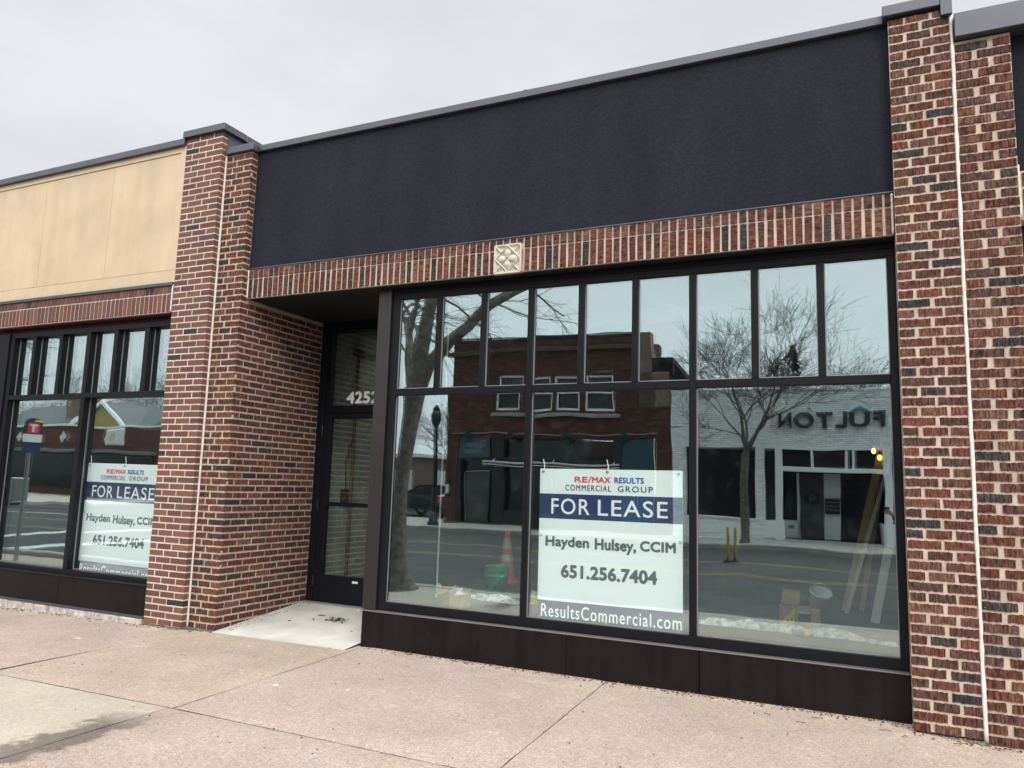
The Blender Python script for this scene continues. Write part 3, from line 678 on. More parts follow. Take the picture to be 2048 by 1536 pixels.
while x > -11.8:
    wd = rng.uniform(.30, .42); z0 = gz(x) - .03; j = rng.uniform(.0, .012)
    nn = 8; vs = []
    for i in range(nn + 1):
        xx = x - wd + .008 + (wd - .012) * i / nn; e = rng.uniform(-.006, .006)
        vs += [(xx, YP - .002 - j + e, z0), (xx, YP - .004 - j - e, .012), (xx, YP + .01, .029), (xx, .1, .029)]
    bs.add(vs, [(4 * i + q, 4 * i + 4 + q, 4 * i + 5 + q, 4 * i + 1 + q) for i in range(nn) for q in range(3)] + [(0, 1, 2, 3), (4 * nn + 3, 4 * nn + 2, 4 * nn + 1, 4 * nn)])
    x -= wd
bs.box(-11.9, -6.97, .0, .1, -.2, .025)
bs.build('stone_base', 'stone', LB)
MB().box(-12, -6.45, .18, 8, .0, .12).build('interior_floor', 'int_floor', LB)
MB().box(-12, -6.46, 7.9, 8, .12, 3.6).box(-6.46, -6.435, .36, 8, .0, 4.8).box(-12, -11.9, .12, 7.9, .0, 3.6).build('interior_wall', 'int_wall', LB)
MB().box(-12, -6.45, .18, 9, 3.45, 3.6).box(-14, -6.45, .11, 12, 4.85, 4.95).box(-14, -11.9, -.05, .1, -.1, 3.52).build('roof', 'ceil', LB)

# ================================================================== FOR LEASE SIGNS
def lease_sign(label, loc, ry):
    t = thing('lease_sign', label, 'sign', loc, 0, 'for lease signs hanging behind the shop windows'); t.rotation_euler = (0, ry, 0)
    w = 1.224; h = 1.258; y = 0
    MB().bbox(0, w, 0, .006, 0, h, .001).build('board', 'sign_white', t)
    MB().box(.001, w - .001, -.0006, 0, .839, 1.047).build('navy_band', 'navy', t)
    MB().box(.001, w - .001, -.0006, 0, .001, .163).build('navy_footer', 'navy', t)
    yy = -.0012
    def word(t_, m_, *box, **k): text(t_, *box, y=yy, mb=(q := MB()), **k); q.build('lettering', m_, t)
    word('RE', 'sign_red', .314, .432, 1.146, 1.196, bold=.0026); word('MAX', 'sign_red', .470, .632, 1.146, 1.196, bold=.0026); word('RESULTS', 'sign_blue', .662, .912, 1.146, 1.196, bold=.0026, space=1.05)
    MB().prism([(.434, 1.143), (.446, 1.143), (.468, 1.199), (.456, 1.199)], yy - .0003, yy).build('lettering', 'sign_red', t)
    word('COMMERCIAL', 'ink', .233, .635, 1.076, 1.126, bold=.0012, space=1.25); word('GROUP', 'ink', .692, .985, 1.076, 1.126, bold=.0012, space=1.25)
    yy = -.0018
    word('FOR', 'sign_white', .110, .452, .878, 1.010, space=1.12, bold=.001); word('LEASE', 'sign_white', .524, 1.106, .878, 1.010, space=1.12, bold=.001)
    word('ResultsCommercial.com', 'sign_white', .035, 1.215, .030, .136, space=1.14, bold=.0008)
    yy = -.0012
    word('Hayden', 'sign_grey', .062, .452, .583, .694, bold=.0048, space=1.02); word('Hulsey,', 'sign_grey', .500, .850, .573, .694, bold=.0048, space=1.02); word('CCIM', 'sign_grey', .880, 1.170, .610, .694, bold=.0048, space=1.05)
    word('651.256.7404', 'sign_grey', .206, 1.022, .356, .466, bold=.0062, space=1.04)
    for x, z in ((.03, 1.232), (.60, 1.236), (1.19, 1.232), (.02, .70), (1.205, .70), (.02, .025), (.6, .02), (1.19, .02)):
        MB().lathe([(.011, 0), (.011, .003), (.006, .003), (.006, 0)], 14, Matrix.Translation((x, -.001, z)) @ Matrix.Rotation(rad(90), 4, 'X'), cap=False).build('grommet', 'rubber' if z > 1.2 else 'bead', t)
    for x in (.03, .60): MB().tube([(x, .003, 1.236), (x + .01, .004, 1.28), (x - .004, .003, 1.34)], .004, 6).build('zip_tie', 'white', t)
    return t
lease_sign('for lease sign hanging in the main window, right of the traffic cone', (-2.775, .306, .385), rad(-.2))
lease_sign('for lease sign in the tan shop window, cut off by the smooth brick pier', (-8.322, .128, .34), rad(.4))

# ================================================================== THINGS INSIDE THE MAIN WINDOW
FZ = .114
def put(name, label, cat, x, y, z=FZ, rz=0, group=None): return thing(name, label, cat, (x, y, z), rz, group)
t = put('traffic_cone', 'orange traffic cone with two silver bands standing behind the green bucket', 'traffic cone', -4.93, 4.28)
MB().bbox(-.18, .18, -.18, .18, 0, .03, .01).build('base', 'orange', t)
def rr(z): return .135 - .108 * (z / .74)
MB().lathe([(rr(.03), .03), (rr(.74), .74), (.012, .745)], 24, cap=False).build('body', 'orange', t, True)
for z0, z1 in ((.30, .40), (.48, .62)): MB().lathe([(rr(z0) + .002, z0), (rr(z1) + .002, z1)], 24, cap=False).build('reflective_band', 'reflective', t, True)
t = put('bucket', 'green plastic bucket standing in front of the traffic cone', 'bucket', -4.46, 3.0)
MB().lathe([(.125, 0), (.140, .24), (.149, .245), (.149, .262), (.143, .265), (.144, .30), (.153, .302), (.153, .325), (.147, .36), (.156, .362), (.156, .375), (.148, .375), (.120, .01)], 30).build('body', 'bucket', t, True)
h = MB(); h.tube([(.155 * math.cos(a), -.155 * math.sin(a) * .95, .33 - .12 * math.sin(a)) for a in [math.pi * i / 14 for i in range(15)]], .004, 6); h.build('handle', 'chrome', t)
for a0 in (-2.2, -1.4): MB().add([((.1365 + .012 * z / .24 * 1.2) * math.cos(a0 + q), (.1365 + .012 * z / .24 * 1.2) * math.sin(a0 + q), z) for q, z in ((0, .10), (.28, .10), (.28, .15), (0, .15))], [(0, 1, 2, 3)]).build('print', 'bucket_print', t)
t = put('cardboard_box', 'open brown cardboard box with insulation spilling out, left of the green bucket', 'box', -4.50, 1.98, rz=rad(-30))
b = MB(); s = .14
b.box(-s, s, -s, -s + .006, .004, .20).box(-s, s, s - .006, s, .004, .20).box(-s, -s + .006, -s + .006, s - .006, .004, .20).box(s - .006, s, -s + .006, s - .006, .004, .20).box(-s, s, -s, s, 0, .004)
b.build('body', 'card', t)
for ax, sg in ((0, -1), (0, 1), (1, 1)):
    R = Matrix.Rotation(math.pi / 2 * (ax), 4, 'Z'); tilt = Matrix.Translation((0, sg * s, .20)) @ Matrix.Rotation(sg * rad(-38 if sg > 0 else -20), 4, 'X')
    MB().box(-s + .002, s - .002, 0 if sg > 0 else -.12, .12 if sg > 0 else 0, .001, .006, T=R @ tilt).build('flap', 'card', t)
def fluff(label, x, y, ln, wd, ht, rz, m='fluff', seed=1, z=FZ, name='insulation_strip'):
    g = MB(); nx, ny = max(20, int(ln / .012)), 22; vs = []
    for i in range(nx + 1):
        for j in range(ny + 1):
            a = i / nx; b = j / ny; px = (a - .5) * ln; py = (b - .5) * wd
            e = max(0, 1 - (2 * b - 1) ** 2) * min(1, a * 6, (1 - a) * 6) ** .7
            q = mnoise.fractal(Vector((px * 5 + seed, py * 22 + 1.5 * mnoise.noise(Vector((px * 4, seed, 0))), seed * 3.1)), 1.0, 2.0, 3)
            py += .05 * mnoise.noise(Vector((px * 6, seed, 2.2))) * (1 if ln > .5 else .4)
            vs.append((px, py, max(0, ht * e * (.62 + .38 * q + .05 * mnoise.noise(Vector((px * 40, py * 60, seed))))) - .002))
    g.add(vs, [(i * (ny + 1) + j, (i + 1) * (ny + 1) + j, (i + 1) * (ny + 1) + j + 1, i * (ny + 1) + j + 1) for i in range(nx) for j in range(ny)])
    o = g.build(name, m, None, True); o.location = (x, y, z); o.rotation_euler = (0, 0, rz)
    return tag(o, label, 'insulation')
fluff('heap of white insulation left of the cardboard box', -5.30, 2.62, .62, .40, .19, rad(15), seed=1, name='insulation_heap')
fluff('white insulation strip along the floor in front of the green bucket', -4.36, 2.70, .80, .20, .085, rad(-12), seed=2)
fluff('tuft of white insulation in the cardboard box', -4.43, 1.95, .16, .20, .10, rad(-20), seed=5, z=FZ + .15, name='insulation_tuft')
fluff('yellow insulation scrap at the left edge of the main for lease sign', -3.80, 2.80, .28, .22, .16, .3, 'yfluff', 7, name='insulation_scrap')
fluff('long white insulation strip across the floor under the yellow set square', -1.06, 2.62, 1.75, .20, .10, rad(-3), seed=3)
fluff('small white insulation scrap at the foot of the right window edge', -.12, 2.42, .26, .10, .05, 0, seed=9, name='insulation_scrap')
fluff('white insulation scrap behind the sill of the tan shop window', -8.75, .45, .5, .16, .09, 0, seed=4, z=.12 + .22, name='insulation_scrap')
MB().box(-11, -6.99, .18, .62, .12, .338).build('window_ledge', 'int_floor', LB)
tag(MB().tube([(-5.03, 2.5, .118), (-5.02, 2.5, 3.44)], .011, 8).build('white_pole', 'white'), 'thin white pole standing behind the left pane beside the insulation heap', 'pole')
# leaning lumber
def board(name, label, p, q, w_, d_, m):
    p = Vector(p); q = Vector(q); z_ = (q - p).normalized(); x_ = Vector((1, 0, 0)); x_ = (x_ - z_ * x_.dot(z_)).normalized(); y_ = z_.cross(x_)
    T = Matrix((x_, y_, z_)).transposed().to_4x4(); T.translation = p
    return tag(MB().bbox(-w_ / 2, w_ / 2, -d_ / 2, d_ / 2, 0, (q - p).length, .003, T=T).build(name, m), label, 'board')
board('leaning_board', 'wide raw wood board leaning inside the right end of the window', (-.50, 4.4, FZ + .01), (.02, 4.75, 2.35), .095, .04, 'wood')
board('leaning_board', 'pale thin board leaning in front of the wide raw board', (-.485, 4.2, FZ + .01), (.06, 4.45, 2.05), .045, .02, 'palewood')
board('leaning_board', 'short pale board low at the right edge of the window', (-.19, 3.7, .118), (-.02, 3.95, .95), .09, .03, 'palewood')
board('leaning_board', 'narrow second raw board just right of the wide leaning board', (-.33, 4.5, FZ + .01), (.08, 4.9, 2.5), .06, .035, 'wood')
MB().box(-.25, .4, 5.05, 5.1, .1, 3.45).build('partition', 'int_wall', B)
# boxes, pail, square and can by the insulation
t = put('cardboard_box', 'squat brown cardboard box of supplies behind the yellow set square', 'box', -.93, 3.25, rz=.15)
MB().bbox(-.20, .20, -.13, .13, 0, .17, .004).box(-.21, -.03, -.16, -.08, .171, .177).build('body', 'card', t)
MB().box(-.20, -.02, .0, .12, .171, .32, T=Matrix.Rotation(rad(6), 4, 'Y')).build('flap', 'card', t)
MB().box(-.02, .10, -.137, -.131, .03, .12).build('printed_label', 'sign_grey', t)
MB().box(-.01, .09, -.1385, -.1372, .122, .132).build('printed_stripe', 'white', t)
t = put('paint_pail', 'pale tilted plastic pail on top of the supplies box', 'pail', -.73, 3.28, .36, 0); t.rotation_euler = (rad(24), rad(14), 0)
MB().lathe([(.075, -.12), (.085, -.12), (.112, .10), (.118, .10), (.118, .115), (.104, .115), (.07, -.10)], 24).build('body', 'reflective', t, True)
MB().tube([(.115 * math.cos(a), 0, .10 + .11 * math.sin(a)) for a in [math.pi * i / 12 for i in range(13)]], .003, 6).build('handle', 'chrome', t)
t = put('set_square', 'yellow triangular set square standing on the insulation strip', 'set square', -1.11, 2.86, .13, rad(5))
sq = MB().prism([(0, 0), (.16, .02), (.165, .19)], -.004, .004); sq.build('plate', 'sq', t)
for q_ in ([(.075, .045), (.10, .05), (.10, .075)], [(.125, .06), (.142, .06), (.142, .085), (.13, .085)]): MB().prism(q_, -.0046, -.0041).build('cutout', 'black', t)
t = put('spray_can', 'purple and yellow spray can lying in front of the long insulation strip', 'can', -.94, 2.37, .147, rad(4))
RY = Matrix.Rotation(rad(90), 4, 'Y')
MB().lathe([(.030, 0), (.033, .004), (.033, .115)], 20, RY).build('label_band', 'purple', t, True)
MB().lathe([(.0333, .1155), (.0333, .155), (.026, .168)], 20, RY).build('yellow_band', 'sq', t, True)
MB().lathe([(.025, .1685), (.017, .180), (.017, .20), (.012, .205)], 20, RY).build('nozzle', 'chrome', t, True)
for nm_, x, z, lb in (('pendant_lamp', -.14, 2.06, 'upper glowing pendant lamp above the leaning boards'), ('pendant_lamp', -.075, 1.98, 'lower glowing pendant lamp above the leaning boards')):
    t = thing(nm_, lb, 'lamp', (x, 4.6, z), 0, 'glowing pendant lamps')
    MB().tube([(0, 0, .05), (0, 0, 3.45 - z)], .004, 6).build('cord', 'black', t)
    MB().lathe([(.008, .05), (.016, .04), (.016, .02)], 14).build('socket', 'black', t)
    MB().lathe([(.010, .02), (.026, 0), (.028, -.02), (.018, -.045), (.004, -.05)], 14).build('bulb', 'glow', t, True)

# ================================================================== LITTER ON THE PAVEMENT
def scrap(name, label, cat, x, y, z, ln, wd, m, rz, n=5, h=.004):
    g = MB(); top = [(ln * .5 * math.cos(2 * math.pi * i / n) * rng.uniform(.7, 1.1), wd * .5 * math.sin(2 * math.pi * i / n) * rng.uniform(.7, 1.1)) for i in range(n)]
    g.add([(a, b, rng.uniform(.3, 1) * h) for a, b in top] + [(a, b, -.001) for a, b in top], [tuple(range(n))] + [(i, (i + 1) % n, (i + 1) % n + n, i + n)[::-1] for i in range(n)])
    o = g.build(name, m); o.location = (x, y, z); o.rotation_euler = (0, 0, rz); return tag(o, label, cat, None)
lt = [('dry_leaf_clump', 'rusty leaf clump and gravel on the pale landing before the door', 'leaf litter', -5.18, .74, .26, .15, 'leaf'),
      ('dry_leaf', 'small rusty leaf scrap left of the leaf clump on the landing', 'leaf litter', -5.46, .86, .10, .07, 'leaf')]
g = MB()
for i in range(46):
    a = rng.uniform(0, 6.28); r = abs(rng.gauss(0, .09)); x, y = -5.17 + r * math.cos(a), .75 + .55 * r * math.sin(a); z = lz(y) + .001; s = rng.uniform(.012, .035); q = rng.uniform(0, 6.28)
    g.add([(x + s * math.cos(q + k * 1.57) * (1 if k % 2 else .5), y + s * math.sin(q + k * 1.57) * (1 if k % 2 else .5), z + rng.uniform(0, .02)) for k in range(4)], [(0, 1, 2, 3)], mi=0 if rng.random() < .65 else 1)
tag(g.build('leaf_clump', ['leaf', 'rubble']), 'rusty leaf clump with grey grit on the pale landing before the door', 'leaf litter', kind='stuff')
scrap('leaf_scrap', 'small rusty leaf scrap left of the leaf clump on the landing', 'leaf litter', -5.46, .87, lz(.87), .09, .06, 'leaf', .4)
scrap('paper_scrap', 'white paper scrap on the landing close to the door', 'litter', -5.22, 1.18, lz(1.18), .035, .03, 'white', .3, h=.012)
scrap('dark_chip', 'dark chip on the landing by the brick pier', 'litter', -5.62, .56, lz(.56), .04, .02, 'rubble', .5, h=.01)
scrap('dark_chip', 'dark chip at the bulkhead end of the landing', 'litter', -4.78, .48, lz(.48), .03, .02, 'rubble', .1, h=.01)
scrap('white_chip', 'pale flake on the slab below the landing', 'litter', -4.16, -1.25, .003, .05, .025, 'white', .2)
scrap('white_chip', 'pale flake in the middle of the pavement', 'litter', -3.65, -1.08, .003, .04, .03, 'white', .9)
scrap('white_chip', 'pale flake below the tan shop window', 'litter', -6.86, -.86, gz(-6.86) + .003, .09, .03, 'white', .1)
for i, (x, y, l_, a, lb) in enumerate([(-.58, -.03, .075, .2, 'twig by the bulkhead nearest the right pier'), (-.67, -.19, .06, -.1, 'twig second from the right bulkhead end'), (-.89, -.11, .05, -.5, 'twig lying apart left of the other twigs'), (-.17, -.09, .07, .1, 'twig right below the right pier'), (.24, -.14, .08, .5, 'longer twig in front of the right pier crack'), (-.06, -.16, .05, .8, 'short twig before the right pier'), (-3.3, .1, .06, 1.0, 'grass stalk by the bulkhead seam')]):
    o = MB().tube([(-l_ / 2, 0, .004), (0, .006 * rng.uniform(-1, 1), .007), (l_ / 2, 0, .004)], .0022, 5).build('twig', 'leaf'); o.location = (x, y, .003); o.rotation_euler = (0, 0, a); tag(o, lb, 'twig')
gr = MB(); r_g = random.Random(8)
for i in range(900):
    u = r_g.random()
    if u < .55: x = r_g.uniform(-4.4, .9); y = .165 - abs(r_g.gauss(0, .05)) if x < 0 else -abs(r_g.gauss(0, .06))
    elif u < .75: x = r_g.uniform(-10, -6.1); y = (-.085 if x < -6.45 else -.01) - abs(r_g.gauss(0, .06))
    elif u < .85: x = r_g.uniform(-6.03, -5.9); y = r_g.uniform(.05, 1.25)
    else: x = r_g.uniform(-8, 1); y = -r_g.uniform(.05, 2.6)
    sz = r_g.uniform(.002, .006) * (1.4 if u < .75 else 1); z = (lz(y, x) if -6.06 < x < -4.47 and y > -.03 else gz(x)) + .001
    T = Matrix.Translation((x, y, z + sz * .4)) @ Matrix.Rotation(r_g.uniform(0, 3), 4, 'Z') @ Matrix.Rotation(r_g.uniform(-.4, .4), 4, 'X')
    gr.box(-sz, sz, -sz * .6, sz * .6, -sz * .5, sz * .5, T=T, mi=r_g.choice((0, 0, 1)))
tag(gr.build('grit', ['rubble', 'leaf']), kind='stuff')
# crumbled dark gaps under the pier feet
def crumbs(label, x0, x1, y, z, seed):
    g = MB(); r = random.Random(seed)
    for i in range(70):
        x = r.uniform(x0, x1); yy = y - abs(r.gauss(0, .022)); s = r.uniform(.004, .014)
        T = Matrix.Translation((x, yy, z + s * .4)) @ Matrix.Rotation(r.uniform(0, 3), 4, 'Z') @ Matrix.Rotation(r.uniform(0, 1), 4, 'X')
        g.box(-s, s, -s * .7, s * .7, -s * .5, s * .5, T=T)
    return tag(g.build('mortar_crumbs', 'rubble'), label, 'rubble')
crumbs('dark mortar crumbs at the foot of the right brick pier', .08, .41, .01, -.012, 3)
MB().box(.003, .405, .03, .35, -.06, .0139).build('footing', 'rubble', B)
MB().box(-6.43, -6.07, .03, .35, -.08, -.0065).build('footing', 'rubble', B)
crumbs('dark mortar crumbs at the foot of the left brick pier', -6.42, -6.06, .01, -.02, 4)
crumbs('dark mortar crumbs at the foot of the smooth brick pier', -6.95, -6.44, -.06, -.027, 5)

# ================================================================== ACROSS THE STREET (seen mirrored in the windows)
def opp(s, t, z=0): return tuple(RD @ V3(s, t, z))
FT = -20.25
def rowbricks(mb, x0, x1, z0, z1, holes, y, cols, bl=.24, ch=.0677, gap=.011):
    """courses of real brick faces standing proud of a wall, leaving rectangular holes"""
    k = 0; z = z0
    while z < z1 - .02:
        x = x0 - (bl / 2 if k % 2 else 0)
        while x < x1:
            a, b = max(x, x0), min(x + bl - gap, x1); zt = min(z + ch - gap, z1); c = rng.choice(cols); q = rng.uniform(.85, 1.15)
            segs = [(a, b)]
            for hx0, hx1, hz0, hz1 in holes:
                if zt > hz0 and z < hz1:
                    ns = []
                    for p, r in segs:
                        if r <= hx0 or p >= hx1: ns.append((p, r))
                        else:
                            if p < hx0 - .02: ns.append((p, hx0))
                            if r > hx1 + .02: ns.append((hx1, r))
                    segs = ns
            for p, r in segs:
                if r - p > .02: mb.add([(p, y, z), (r, y, z), (r, y, zt), (p, y, zt), (p, y - .012, z), (r, y - .012, z), (r, y - .012, zt), (p, y - .012, zt)], [(0, 1, 2, 3)[::-1], (3, 2, 6, 7)[::-1], (0, 4, 5, 1)[::-1], (1, 5, 6, 2)[::-1], (0, 3, 7, 4)[::-1]], (c[0] * q, c[1] * q, c[2] * q))
            x += bl
        z += ch; k += 1
def wall_with_holes(mb, x0, x1, z0, z1, y0, y1, holes):
    xs = sorted({x0, x1, *[h[0] for h in holes], *[h[1] for h in holes]}); zs = sorted({z0, z1, *[h[2] for h in holes], *[h[3] for h in holes]})
    for a, b in zip(xs, xs[1:]):
        for c, d in zip(zs, zs[1:]):
            mx, mz = (a + b) / 2, (c + d) / 2
            if not any(h[0] < mx < h[1] and h[2] < mz < h[3] for h in holes): mb.box(a, b, y0, y1, c, d)
# ---- white painted shop. local frame: x along street, front face at y=0 looking to +y
WS = thing('white_shop', 'low white painted brick shop mirrored in the right-hand window, dark letters on its front', 'building', opp(0, FT), TH)
holes = [(-4.64, -2.27, .69, 3.02), (-1.96, 6.2, .05, 3.04)]
wm = MB(); wall_with_holes(wm, -5.14, 9, 0, 4.93, -.4, -.012, holes)
wm.box(-5.14, -4.9, -16, -.4, 0, 4.9).box(8.8, 9, -16, -.4, 0, 4.9).box(-5.1, 9, -16, -.5, 4.5, 4.6)
ww = wm.build('wall', 'white_mortar', WS)
mb = MB(); rowbricks(mb, -5.14, 9, .0, 4.93, holes, 0, [(.90, .91, .905), (.86, .875, .87), (.92, .925, .92)])
mb.build('painted_bricks', 'white_brick', ww)
MB().bbox(-5.17, 9.02, -.42, .03, 4.93, 5.02, .01).build('coping', 'white_trim', WS)
win = MB().bbox(-4.64, -2.27, -.12, -.02, .10, .69, .01).bbox(-4.5, -3.5, -.022, .01, .16, .60, .01).bbox(-3.4, -2.4, -.022, .01, .16, .60, .01).bbox(-4.66, -2.25, -.1, .05, .66, .72, .01).build('shop_window', 'white_trim', WS)
MB().box(-4.64, -2.27, -.15, -.13, .70, 3.02).build('pane', 'dark_glass', win)
# entrance bay
eb = MB().bbox(-1.64, -1.41, -.1, .03, 0, 3.04, .01).bbox(1.55, 1.78, -.1, .03, 0, 3.04, .01).bbox(-1.41, 1.55, -.1, .04, 2.26, 2.41, .01).bbox(-1.96, 6.2, -.1, .02, 2.97, 3.04, .01)
for x in (-.51, .49, .70): eb.bbox(x - .04, x + .04, -.09, .01, 2.41, 2.97, .008)
eb.bbox(-1.96, -1.64, -.1, 0, .05, .67, .01).bbox(1.78, 4.2, -.1, 0, .05, .67, .01).bbox(4.2, 4.5, -.1, .02, .05, 3.0, .01)
# angled side lights of the recessed entry
eb.box(-1.44, -1.36, -1.2, -.1, .05, .66).box(-1.0, -.92, -1.3, -1.2, .05, 2.26).box(1.50, 1.58, -1.2, -.1, .05, .66).box(-1.41, -.92, -1.3, -1.2, .05, .66)
eb = eb.build('entrance_frame', 'white_trim', WS)
MB().box(-1.96, -1.64, -.14, -.12, .67, 2.97).box(-1.41, 1.55, -.14, -.12, 2.41, 2.97).box(-1.36, -1.0, -1.28, -1.26, .66, 2.26).box(.33, 1.5, -1.35, -1.33, .05, 2.26).box(1.78, 4.2, -.14, -.12, .67, 2.97).build('pane', 'dark_glass', eb)
dr = MB().bbox(-.92, -.18, -1.36, -1.28, .05, 2.22, .01).build('door', 'grey_door', WS)
MB().box(-.80, -.32, -1.279, -1.27, .20, .72).box(-.80, -.32, -1.279, -1.27, 1.75, 2.08).build('door_panel', 'grey_door', dr)
g = MB()
for i in range(60):
    a = rng.uniform(0, 6.28); r = .19 + rng.uniform(-.05, .05); g.lathe([(.03, -.02), (.035, .01), (.0, .03)], 5, Matrix.Translation((-.55 + r * math.cos(a), -1.26, 1.45 + r * math.sin(a))), cap=False)
g.build('wreath', 'wreath', dr)
wc = MB().box(-.18, .33, -1.36, -1.25, .05, 2.26).box(.02, .17, -1.249, -1.22, .05, 2.26).build('brick_post', 'white_trim', WS)
mbx = MB().bbox(-.16, .31, -1.22, -1.12, .90, 1.46, .01).build('mailbox_bank', 'rubber', WS)
mm = MB()
for z in (1.03, 1.17, 1.31, 1.43): mm.box(-.15, .30, -1.119, -1.112, z, z + .02)
mm.build('mailbox_rim', 'alloy', mbx)
nn = MB(); text('86', -1.28, -1.10, .36, .50, y=-1.195, mb=nn, off=.01, T=Matrix.Rotation(math.pi, 4, 'Z') @ Matrix.Translation((2.38, 2.39, 0))); 
nn.build('unit_number', 'sign_grey', WS)
MB().box(-5, 8.7, -6, -5.9, 0, 4.4).box(-5, 8.7, -6, -.45, .0, .04).build('interior_back_wall', 'black', WS)
# raised letters: read from the street, so they run towards -x here
def rletters(s, x0, x1, z0, z1, d, y, off=.03, mb=None):
    # front faces look to +y: rotate the text half a turn about z
    T = Matrix.Translation((x0 + x1, y, 0)) @ Matrix.Rotation(math.pi, 4, 'Z')
    return text(s, x0, x1, z0, z1, T=T, off=off, ext=.06, y=0, mb=mb)
lt = MB()
for ch, a, b in (('F', 1.30, 1.64), ('L', .16, .50), ('T', -.36, .06), ('O', -.98, -.42), ('N', -1.50, -1.05)): rletters(ch, a, b, 3.70, 4.20, .05, .05, mb=lt)
rletters('U', .58, 1.20, 3.70, 4.16, .05, .05, mb=lt)
lt.build('lettering', 'ink', WS)
MB().prism([(.52, 4.16), (.90, 4.36), (1.28, 4.16), (1.22, 4.12), (.90, 4.28), (.58, 4.12)], .02, .10).build('roof_emblem', 'teal', WS)
# ---- two storey brick building
BB = thing('brick_building', 'two-storey dark brick corner building mirrored in the middle of the main window', 'building', opp(0, FT), TH)
ups = [(-11.56, -10.62), (-10.42, -9.58), (-9.41, -8.45), (-8.24, -7.28)]
holes = [(a, b, 4.30, 5.60) for a, b in ups] + [(-13.14, -5.75, .05, 3.28)]
wm = MB(); wall_with_holes(wm, -13.62, -6.32, 0, 7.0, -.5, -.012, holes); wall_with_holes(wm, -6.32, -5.145, 0, 4.5, -.5, -.012, holes)
wm.box(-13.62, -13.3, -17, -.5, 0, 7.0).box(-6.6, -6.32, -17, -.5, 4.5, 6.95)
wl = wm.build('wall', 'chimney', BB)
DK = [(.105, .045, .035), (.085, .036, .03), (.125, .055, .042), (.07, .034, .03)]
mb = MB(); rowbricks(mb, -13.62, -6.32, 0, 7.0, holes, 0, DK); rowbricks(mb, -6.32, -5.145, 0, 4.5, holes, 0, DK)
mb.build('face_bricks', 'dark_brick', wl)
MB().bbox(-13.9, -6.25, -.1, .14, 6.47, 6.62, .02).build('cornice', 'brown_wall', BB)
MB().bbox(-13.7, -6.25, -.55, .06, 7.0, 7.1, .01).build('coping', 'pole_green', BB)
MB().bbox(-13.6, -6.35, -17, -.4, 6.0, 6.2, .02).build('roof', 'roof_grey', BB)
sw = MB()
for k, (y0, z) in enumerate(((-4, 7.0), (-8, 6.98), (-12, 6.96))): sw.box(-6.62, -6.28, y0 - 4, y0, 4.5, z - .1 * k).box(-6.66, -6.24, y0 - .6, y0, z - .1 * k, z + .35)
sw.box(-6.62, -6.28, -4, -.51, 6.951, 7.0)
sw.build('side_wall', 'brown_wall', BB)
po = MB().box(-6.3, -5.0, -5, -.02, 5.95, 6.12).box(-6.3, -5.0, -5, -4.9, 4.5, 5.95).bbox(-5.2, -5.05, -.2, -.05, 4.5, 5.95, .01).box(-6.3, -5.0, -.2, -.05, 5.5, 5.95)
po.build('porch', 'black', BB)
rl = MB()
for i in range(8): rl.box(-6.2 + i * .14, -6.16 + i * .14, -.1, -.06, 4.02, 4.42)
rl.build('porch_rail', 'brown_wall', BB)
MB().bbox(-11.75, -7.05, -.02, .10, 4.07, 4.20, .01).build('window_sill', 'kerb', BB)
for a, b in ups:
    f = MB().bbox(a, a + .055, -.14, -.03, 4.30, 5.60, .005).bbox(b - .055, b, -.14, -.03, 4.30, 5.60, .005).bbox(a + .07, b - .07, -.14, -.03, 4.30, 4.38, .005).bbox(a + .07, b - .07, -.14, -.03, 5.53, 5.60, .005).bbox(a + .07, b - .07, -.15, -.05, 4.93, 4.98, .005).build('window', 'white_trim', BB)
    MB().box(a + .07, b - .07, -.2, -.17, 4.35, 5.55).build('pane', 'dark_glass', f)
    cz = MB(); nn_ = 18; vs = []
    for i in range(nn_ + 1):
        x = a + .09 + (b - a - .18) * i / nn_; vs += [(x, -.165 - .01 * (i % 2), 5.50), (x, -.165 - .01 * (i % 2), 5.08 + .05 * math.cos(i * .9))]
    cz.add(vs, [(2 * i, 2 * i + 1, 2 * i + 3, 2 * i + 2) for i in range(nn_)]); cz.build('curtain', 'roof_grey', f)
sf = MB().bbox(-13.14, -12.95, -.3, -.05, .05, 3.28, .01).bbox(-11.75, -11.25, -.3, -.05, .05, 3.28, .01).bbox(-7.3, -6.95, -.3, -.05, .05, 3.28, .01).bbox(-12.95, -7.3, -.3, -.05, 2.42, 2.52, .01).bbox(-9.6, -9.5, -.3, -.1, .05, 2.42, .01).bbox(-11.25, -7.3, -.3, -.08, .05, .55, .01)
sf = sf.build('shopfront', 'dark_paint', BB)
MB().box(-13.1, -7.0, -.4, -.38, .05, 3.25).build('pane', 'dark_glass', sf)
sb = MB().bbox(-13.08, -11.80, -.05, .02, 2.50, 3.27, .01).build('sign_board', 'blue_door', BB)
sl = MB(); T = Matrix.Translation((-12.43 * 2, .024, 0)) @ Matrix.Rotation(math.pi, 4, 'Z')
def rtext(s, x0, x1, z0, z1, y, mb, **k):
    return text(s, x0, x1, z0, z1, T=Matrix.Translation((x0 + x1, y, 0)) @ Matrix.Rotation(math.pi, 4, 'Z'), y=0, mb=mb, **k)
rtext('Dickerson', -12.85, -11.98, 2.90, 3.14, .0205, sl, shear=.4, off=-.01); rtext('Dickerson', -12.88, -12.10, 2.66, 2.88, .0205, sl, shear=.4, off=-.01)
sl.build('lettering', 'kerb', sb)
dd = MB().bbox(-6.93, -5.80, -.2, -.06, .05, 3.27, .01).build('door', 'blue_door', BB)
